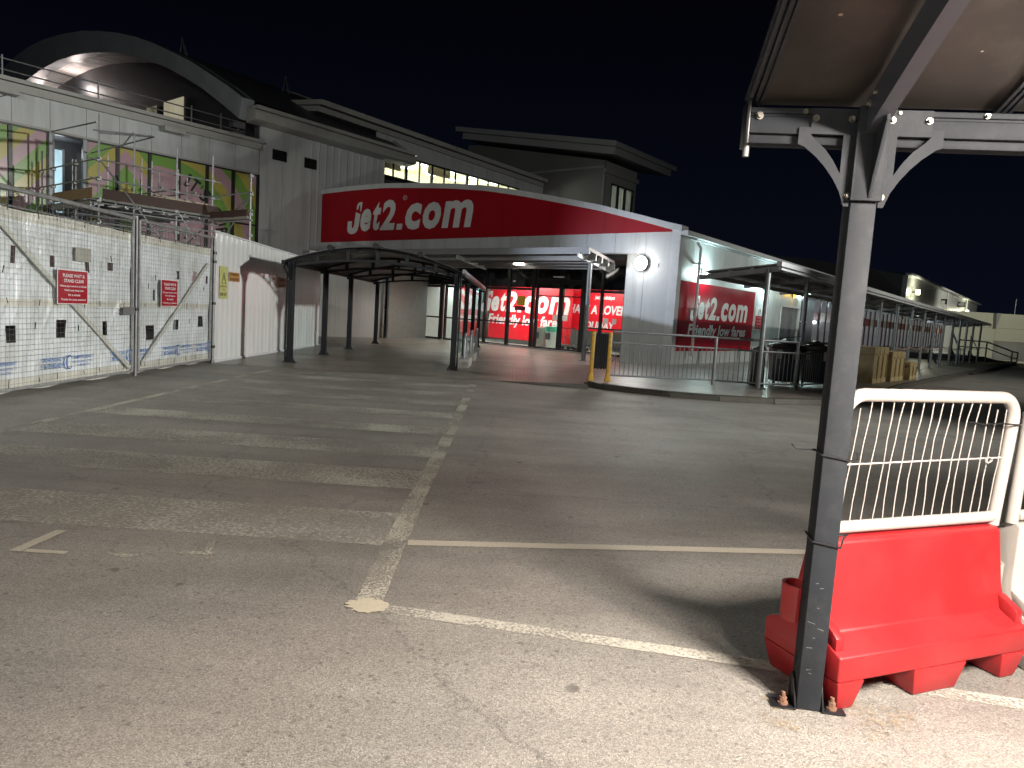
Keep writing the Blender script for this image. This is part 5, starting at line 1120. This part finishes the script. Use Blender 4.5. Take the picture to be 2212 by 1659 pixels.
MB().box(-.17, .17, -.18, .18, .89, .95).build('band', STEEL, o); MB().prism([(-.15, .955), (.15, .955), (.1, 1.06)], lambda u, v, w_: (u, w_, v), -.15, .15).build('hood', TIE, o)
def crate(label, a0, b0_, wa, lb, h, n):
    o = bthing('storage_crate', label, 'crate', a0, b0_, 0, 'beige slatted crates in a row')
    MB().box(-wa, -.0, 0, lb, .12, h * .80).build('body', WOOD, o, bevel=.01)
    MB().box(-wa - .03, .03, -.03, lb + .03, h * .805, h).build('lid', WOOD, o, bevel=.015)
    mb = MB().box(.002, .022, .0, lb, .10, .26)
    for k in range(n + 1): y = k * lb / n; mb.box(.002, .035, y - .03 if k else 0, y + .03 if k < n else lb, .10, h * .78)
    mb.build('batten', mat('beige_batten', (.42, .33, .17), .6, 0, .15, 7), o)
    mb = MB()
    for k in range(1, n): y = (k) * lb / n; mb.box(.031, .036, y - .008, y + .008, h * .81, h * .99); mb.box(.036, .038, y - .006, y + .006, .3, h * .78)
    mb.build('seam', TIE, o)
    mb = MB()
    for y in (.1, lb / 2, lb - .1): mb.box(-.1, .0, y - .06, y + .06, 0, .12).box(-wa, -wa + .1, y - .06, y + .06, 0, .12)
    mb.build('skid', PLANK, o); return o
crate('largest beige slatted crate, nearest of the row', 6.35, .75, 1.25, 1.85, 1.24, 3)
crate('middle beige slatted crate of the row', 6.45, 2.78, 1.25, 2.0, 1.10, 3)
crate('smallest beige slatted crate at the far end of the row', 6.6, 5.0, 1.2, 1.25, .74, 2)

#@@NEAR
# ------------------------------------------------------------------ near shelter (right foreground)
NA = R(-7)
NSH = thing('walkway_shelter', 'grey steel shelter with brown roof sheets in the right foreground', 'shelter', (1.345, 2.915, 0), NA)
EZ = 2.50
def rz_(d): return EZ + .52 * math.sin(math.pi * min(max(d, 0), 4.1) / 4.1)
def bolt(mb, p, n, r=.012, h=.012):
    p = Vector(p); n = Vector(n); mb.tube([p, p + n * .003], r * 1.5, 14); mb.tube([p + n * .003, p + n * (.003 + h)], r, 6)
def npost(x, parent, full=True):
    MB().box(x - .05, x + .05, -.05, .05, .003, EZ - .10).build('post', GREY_P, parent, bevel=.006)
    for sx in (-1, 1):
        mb = MB()
        mb.box(x + sx * .053, x + sx * .150, -.065, .045, .004, .012)
        pl = [(-.065, .012), (.045, .012), (.045, .12), (.02, .135), (-.01, .12)]
        mb.prism(pl, lambda u, v, w_: (w_, u, v), x + sx * .053, x + sx * .060)
        o_ = mb.build('foot_bracket', TIE, parent, bevel=.002)
        b = MB().tube([(x + sx * .10, -.03, .012), (x + sx * .10, -.03, .02)], .022, 12).tube([(x + sx * .10, -.03, .02), (x + sx * .10, -.03, .042)], .016, 6).tube([(x + sx * .10, -.03, .042), (x + sx * .10, -.03, .062)], .009, 8)
        b.build('anchor_bolt', RUST, o_, smooth=True)
npost(0, NSH); npost(2.35, NSH)
rnd = random.Random(9); mb = MB()
for _ in range(9):
    x, z = rnd.uniform(-.04, .02), rnd.uniform(.12, .66); L_ = rnd.uniform(.006, .032); an = rnd.uniform(-.35, .2)
    mb.bar((x, -.0503, z), (x + L_, -.0503, z + L_ * an), .0007, .0012)
mb.build('scratch', mat('bare_scratch', (.17, .17, .17), .5), NSH)
for x in (0, 2.35): MB().box(x - .05, x + .05, -4.05, -3.95, .003, EZ - .1).build('post', GREY_P, NSH, bevel=.006)
# eave beam: box with a groove and a lower lip
def beam(y, parent):
    s = -1 if y < -1 else 1
    mb = MB().box(-.46, 3.2, y - .035 * 1, y + .035, 2.375, 2.44).box(-.46, 3.2, y - .030, y + .03, 2.4405, 2.452).box(-.46, 3.2, y - .035, y + .035, 2.4525, 2.475)
    mb.box(-.46, 3.2, y - .015, y + .06, 2.34, 2.374)
    mb.build('eave_beam', GREY_P, parent, bevel=.004)
beam(0.0, NSH); beam(-4.0, NSH)
MB().box(-.475, -.462, -.05, .07, 2.33, 2.50).build('beam_end_cap', TIE, NSH, bevel=.003)
MB().tube([(-.455, .03, 2.34), (-.455, .03, 2.295)], .013, 10).build('drain_spout', STEEL_D, NSH, smooth=True)
# gusset plates either side of the post, curved, with a triangular opening
def arc(cx_, cz_, r, a0, a1, n=10): return [(cx_ + r * math.cos(R(a0 + (a1 - a0) * k / n)), cz_ + r * math.sin(R(a0 + (a1 - a0) * k / n))) for k in range(n + 1)]
for sx in (-1, 1):
    mb = MB(); yf = -.040
    plate = [(.052, 2.474), (.225, 2.474), (.225, 2.375), (.052, 2.375)]
    mb.prism([(sx * u, v) for u, v in plate], lambda u, v, w_: (u, w_, v), yf - .004, yf)
    outer = arc(.36, 2.075, .30, 107, 170, 9); inner = arc(.36, 2.075, .30 + .045, 112, 165, 9)
    mb.prism([(sx * u, v) for u, v in [(.052, 2.375), (.10, 2.375), (.10, 2.20), (.075, 2.12), (.052, 2.12)]], lambda u, v, w_: (u, w_, v), yf - .004, yf)
    cur_o = [(.055, 2.10), (.075, 2.10), (.095, 2.155), (.125, 2.205), (.160, 2.25), (.20, 2.29), (.245, 2.325), (.27, 2.335)]
    cur_i = [(.225, 2.375), (.205, 2.352), (.165, 2.318), (.130, 2.275), (.10, 2.225), (.075, 2.17), (.055, 2.15)]
    mb.prism([(sx * u, v) for u, v in cur_o + [(.27, 2.40), (.225, 2.40)] + cur_i], lambda u, v, w_: (u, w_, v), yf - .0045, yf - .0002)
    mb.build('gusset_plate', GREY_P, NSH)
    bb = MB()
    for u, v in ((.21, 2.435), (.075, 2.435), (.062, 2.14)): bolt(bb, (sx * u, yf - .005, v), (0, -1, 0), .009)
    bb.build('bolt', BRASS, NSH, smooth=True)
# front channel sleeve on the post with raised web where the rafter lands
MB().box(-.056, .056, -.075, -.052, 2.12, EZ - .02).box(-.060, -.050, -.075, .04, 2.12, 2.42).box(.050, .060, -.075, .04, 2.12, 2.42).build('post_sleeve', GREY_P, NSH, bevel=.003)
MB().prism([(-.07, 2.50), (-.16, 2.54), (-.19, 2.40), (-.10, 2.20), (-.078, 2.13)], lambda u, v, w_: (w_, u, v), .004, .018).build('web_plate', GREY_P, NSH, bevel=.002)
for k, x in enumerate((0.0, 2.35)):
    mb = MB(); n = 18
    for i in range(n):
        d0, d1 = .06 + i * 4.0 / n, .06 + (i + 1) * 4.0 / n
        z0, z1 = rz_(d0) - .02, rz_(d1) - .02
        for (u0, u1) in ((x - .030, x + .030),):
            mb.add([(u0, -d0, z0), (u1, -d0, z0), (u1, -d1, z1), (u0, -d1, z1), (u0, -d0, z0 - .135), (u1, -d0, z0 - .135), (u1, -d1, z1 - .135), (u0, -d1, z1 - .135)], [(0, 1, 2, 3), (7, 6, 5, 4), (0, 3, 7, 4), (1, 5, 6, 2)] + ([(0, 4, 5, 1)] if i == 0 else []) + ([(3, 2, 6, 7)] if i == n - 1 else []))
    mb.build('rafter', mat('dark_grey_coat', (.05, .054, .065), .35, .1, .08, 8), NSH, fixn=True)
    bb = MB()
    for d in (.10, .16): bolt(bb, (x - .032, -d, rz_(d) - .06), (-1, 0, 0), .010)
    bb.build('bolt', BRASS, NSH, smooth=True)
    # thin stiffener lip below the rafter
    mb = MB()
    for i in range(3, n - 3):
        d0, d1 = .06 + i * 4.0 / n, .06 + (i + 1) * 4.0 / n
        mb.bar((x - .036, -d0, rz_(d0) - .14), (x - .036, -d1, rz_(d1) - .14), .008, .03)
    mb.build('rafter_lip', GREY_P, NSH)
seams = [-.44, .50, 1.45, 2.40, 3.2]
for x0, x1 in zip(seams, seams[1:]):
    mb = MB().grid(lambda u, v: (x0 + .012 + (x1 - x0 - .024) * u, -.0 - 4.05 * v + .03, rz_(4.05 * v - .03) + .0 + .003), 6, 24)
    mb.grid(lambda u, v: (x0 + .012 + (x1 - x0 - .024) * u, -.0 - 4.05 * v + .03, rz_(4.05 * v - .03) + .012), 6, 24)
    mb.build('roof_panel', ROOFUND, NSH, smooth=True, fixn=False)
for x in seams:
    mb = MB(); n = 24
    for i in range(n):
        d0, d1 = -.03 + i * 4.08 / n, -.03 + (i + 1) * 4.08 / n
        for off in (-.024, 0, .024): mb.bar((x + off, -d0, rz_(d0) - .006), (x + off, -d1, rz_(d1) - .006), .014, .020)
        mb.bar((x, -d0, rz_(d0) + .02), (x, -d1, rz_(d1) + .02), .075, .012)
    mb.build('glazing_bar', mat('dark_bar', (.035, .037, .042), .32, .1, .1, 8), NSH)
mb = MB()
for x in (-.25, -.02 + .12, .42, .66, .90): bolt(mb, (x, -.036, 2.462), (0, -1, 0), .007)
bolt(mb, (-.425, -.04, 2.44), (0, -1, 0), .010); mb.build('beam_bolt', BRASS, NSH, smooth=True)
rnd = random.Random(5); mb = MB()
for k in range(16):
    x = rnd.uniform(-.38, 1.4); d = rnd.uniform(.1, 1.2); r_ = rnd.uniform(.004, .011)
    if abs(x) < .06 or abs(x - .5) < .06: continue
    z = rz_(d) - .0005; sl_ = (rz_(d + .01) - rz_(d)) / .01
    mb.add([(x + r_ * math.cos(t * .785), -d + r_ * .7 * math.sin(t * .785), z - sl_ * r_ * .7 * math.sin(t * .785)) for t in range(8)], [tuple(range(8))])
mb.build('dried_spots', mat('dried_drip', (.40, .33, .25), .7), NSH, fixn=False)

# ------------------------------------------------------------------ water-filled barriers with mesh tops
def barrier(name_label, loc, rz, body_m, label, shear=.10):
    o = thing('road_barrier', label, 'barrier', loc, rz, 'plastic road barriers with mesh tops')
    x0, x1 = -.05, 1.15
    prof_ = [(0, .135), (.0, .245), (.12, .30), (.145, .42), (.165, .685), (.185, .70), (.265, .70), (.285, .685), (.305, .42), (.33, .30), (.45, .245), (.45, .135)]
    tp_ = lambda v: max(0, v - .30) * .11
    mb = MB(); mb.prism(prof_, lambda u, v, w_: (w_ + (tp_(v) if w_ < .5 else -tp_(v)), u, v), x0, x1)
    b_ = mb.build('body', body_m, o, bevel=.010, seg=3)
    mb = MB()
    for a, c in ((-.05, .105), (.40, .74), (.98, 1.15)):
        mb = MB(); t = .034
        vs = [(a, .0, .1355), (c, .0, .1355), (c, .45, .1355), (a, .45, .1355), (a + t, .02, .004), (c - t, .02, .004), (c - t, .43, .004), (a + t, .43, .004)]
        mb.add(vs, [(0, 1, 2, 3), (7, 6, 5, 4), (0, 4, 5, 1), (1, 5, 6, 2), (2, 6, 7, 3), (3, 7, 4, 0)])
        mb.build('foot', body_m, o, bevel=.008, seg=2)
    # raised side ribs and tabs on the web face, faint centre recess edge
    mb = MB()
    for a, c in ((-.045, .0), (1.10, 1.145)):
        mb = MB(); mb.prism([(.035, .25), (.125, .295), (.140, .37), (.128, .37), (.06, .335), (.035, .315)], lambda u, v, w_: (w_, u, v), a, c); mb.build('end_tab', body_m, o, bevel=.004)
    mb = MB()
    # hinge cup at the left end, lug at the right end
    mb = MB(); n = 20; cx_, cy_ = -.115, .215
    ro, ri_ = .062, .048
    for k in range(n):
        a0, a1 = 2 * math.pi * k / n, 2 * math.pi * (k + 1) / n
        for (ra, za, rb, zb) in ((ro * .93, .34, ro, .50), (ro, .50, ri_, .50), (ri_, .50, ri_ * .8, .37)):
            mb.quad((cx_ + ra * math.cos(a0), cy_ + ra * math.sin(a0), za), (cx_ + ra * math.cos(a1), cy_ + ra * math.sin(a1), za), (cx_ + rb * math.cos(a1), cy_ + rb * math.sin(a1), zb), (cx_ + rb * math.cos(a0), cy_ + rb * math.sin(a0), zb))
    mb.add([(cx_ + ro * .93 * math.cos(2 * math.pi * k / n), cy_ + ro * .93 * math.sin(2 * math.pi * k / n), .34) for k in range(n)], [tuple(range(n))]); mb.add([(cx_ + ri_ * .8 * math.cos(2 * math.pi * k / n), cy_ + ri_ * .8 * math.sin(2 * math.pi * k / n), .37) for k in range(n)], [tuple(range(n))])
    mb.build('hinge_cup', body_m, o, smooth=True, fixn=False)
    fr = thing('mesh_panel', None, None, (0, 0, 0)); fr.parent = o
    S = lambda x, z: (x + shear * (z - .73), .225, z)
    r_, rc = .030, .11; X0, X1, Z0, Z1 = .0, 1.13, .735, 1.335
    pts = [(X0, Z0 - .04), (X0, Z1 - rc)] + [(X0 + rc - rc * math.cos(t * math.pi / 12), Z1 - rc + rc * math.sin(t * math.pi / 12)) for t in range(1, 7)] + [(X1 - rc + rc * math.sin(t * math.pi / 12), Z1 - rc + rc * math.cos(t * math.pi / 12)) for t in range(0, 7)] + [(X1, Z0 - .04)]
    t1 = MB().tube([S(x, z) for x, z in pts], r_, 14).tube([S(X0 + .02, Z0), S(X1 - .01, Z0)], r_ * .95, 14)
    fo = t1.build('panel_frame', TUBEW, o, smooth=True); bpy.data.objects.remove(fr)
    rnd = random.Random(2); wm_ = MB(); n = 17
    for k in range(n):
        x = X0 + .035 + (X1 - X0 - .09) * k / (n - 1); am = rnd.uniform(-.020, .008); ph = rnd.uniform(.2, .8)
        zt = Z1 - .02 if 1 < k < n - 2 else Z1 - .06
        pts = [S(x + am * math.sin(math.pi * t / 6) + rnd.uniform(-.005, .005) + (.05 * ((Z0 - (Z0 + (zt - Z0) * t / 6)) / .6) if False else 0), Z0 + .02 + (zt - Z0 - .02) * t / 6) for t in range(7)]
        wm_.tube(pts, .0030, 6)
    wm_.tube([S(X0, 1.02), S(.4, 1.026), S(.75, 1.03), S(X1 - .03, 1.035)], .0045, 6)
    cxk, czk = X1 - .14, 1.032
    wm_.tube([(S(cxk + .022 * math.cos(t * .6), czk + .014 * math.sin(t * .6) - .006)[0], .212 + .004 * math.sin(t), czk + .014 * math.sin(t * .6) - .006) for t in range(22)], .0032, 5)
    wm_.build('wire_mesh', TUBEW, fo, smooth=True)
    return o
BR = R(22)
barrier('', (1.49, 2.865, 0), BR, REDP, 'red plastic road barrier with a white mesh top beside the near post')
bx, by = 1.49 + 1.24 * math.cos(BR), 2.865 + 1.24 * math.sin(BR)
barrier('', (bx, by, 0), R(14), WHITEP, 'white plastic road barrier with a mesh top at the right edge', .04)
def tie(label, pts, r=.0035, tail=None):
    mb = MB().tube(pts, r, 6)
    if tail: mb.tube(tail, r * .9, 6)
    return tag(mb.build('cable_tie', TIE, None, smooth=True), label, 'cable tie', 'cable ties holding the barrier')
def nloc(x, y, z): v = Matrix.Rotation(NA, 3, 'Z') @ Vector((x, y, 0)); return (1.345 + v.x, 2.915 + v.y, z)
tie('black cable tie round the near post at chest height with a loose tail', [nloc(-.055, .055, 1.105), nloc(-.056, -.056, 1.10), nloc(.056, -.056, 1.085), nloc(.10, .0, 1.08), nloc(.14, .12, 1.09)], .0045, [nloc(-.055, .02, 1.105), nloc(-.09, .0, 1.112), nloc(-.15, -.02, 1.115), nloc(-.17, -.02, 1.13)])
tie('black cable tie round the near post at the barrier top', [nloc(-.055, .055, .745), nloc(-.056, -.056, .735), nloc(.056, -.056, .72), nloc(.09, .03, .735), nloc(.12, .06, .75), nloc(.075, .05, .74)], .0048)
def bl(x, y, z): v = Matrix.Rotation(BR, 3, 'Z') @ Vector((x, y, 0)); return (1.49 + v.x, 2.865 + v.y, z)
tie('thin black tie wire hooked on the mesh panel right upright', [bl(.86, .22, 1.215), bl(.95, .21, 1.205), bl(1.05, .19, 1.212), bl(1.17, .185, 1.205), bl(1.215, .2, 1.205), bl(1.25, .22, 1.20)], .004)
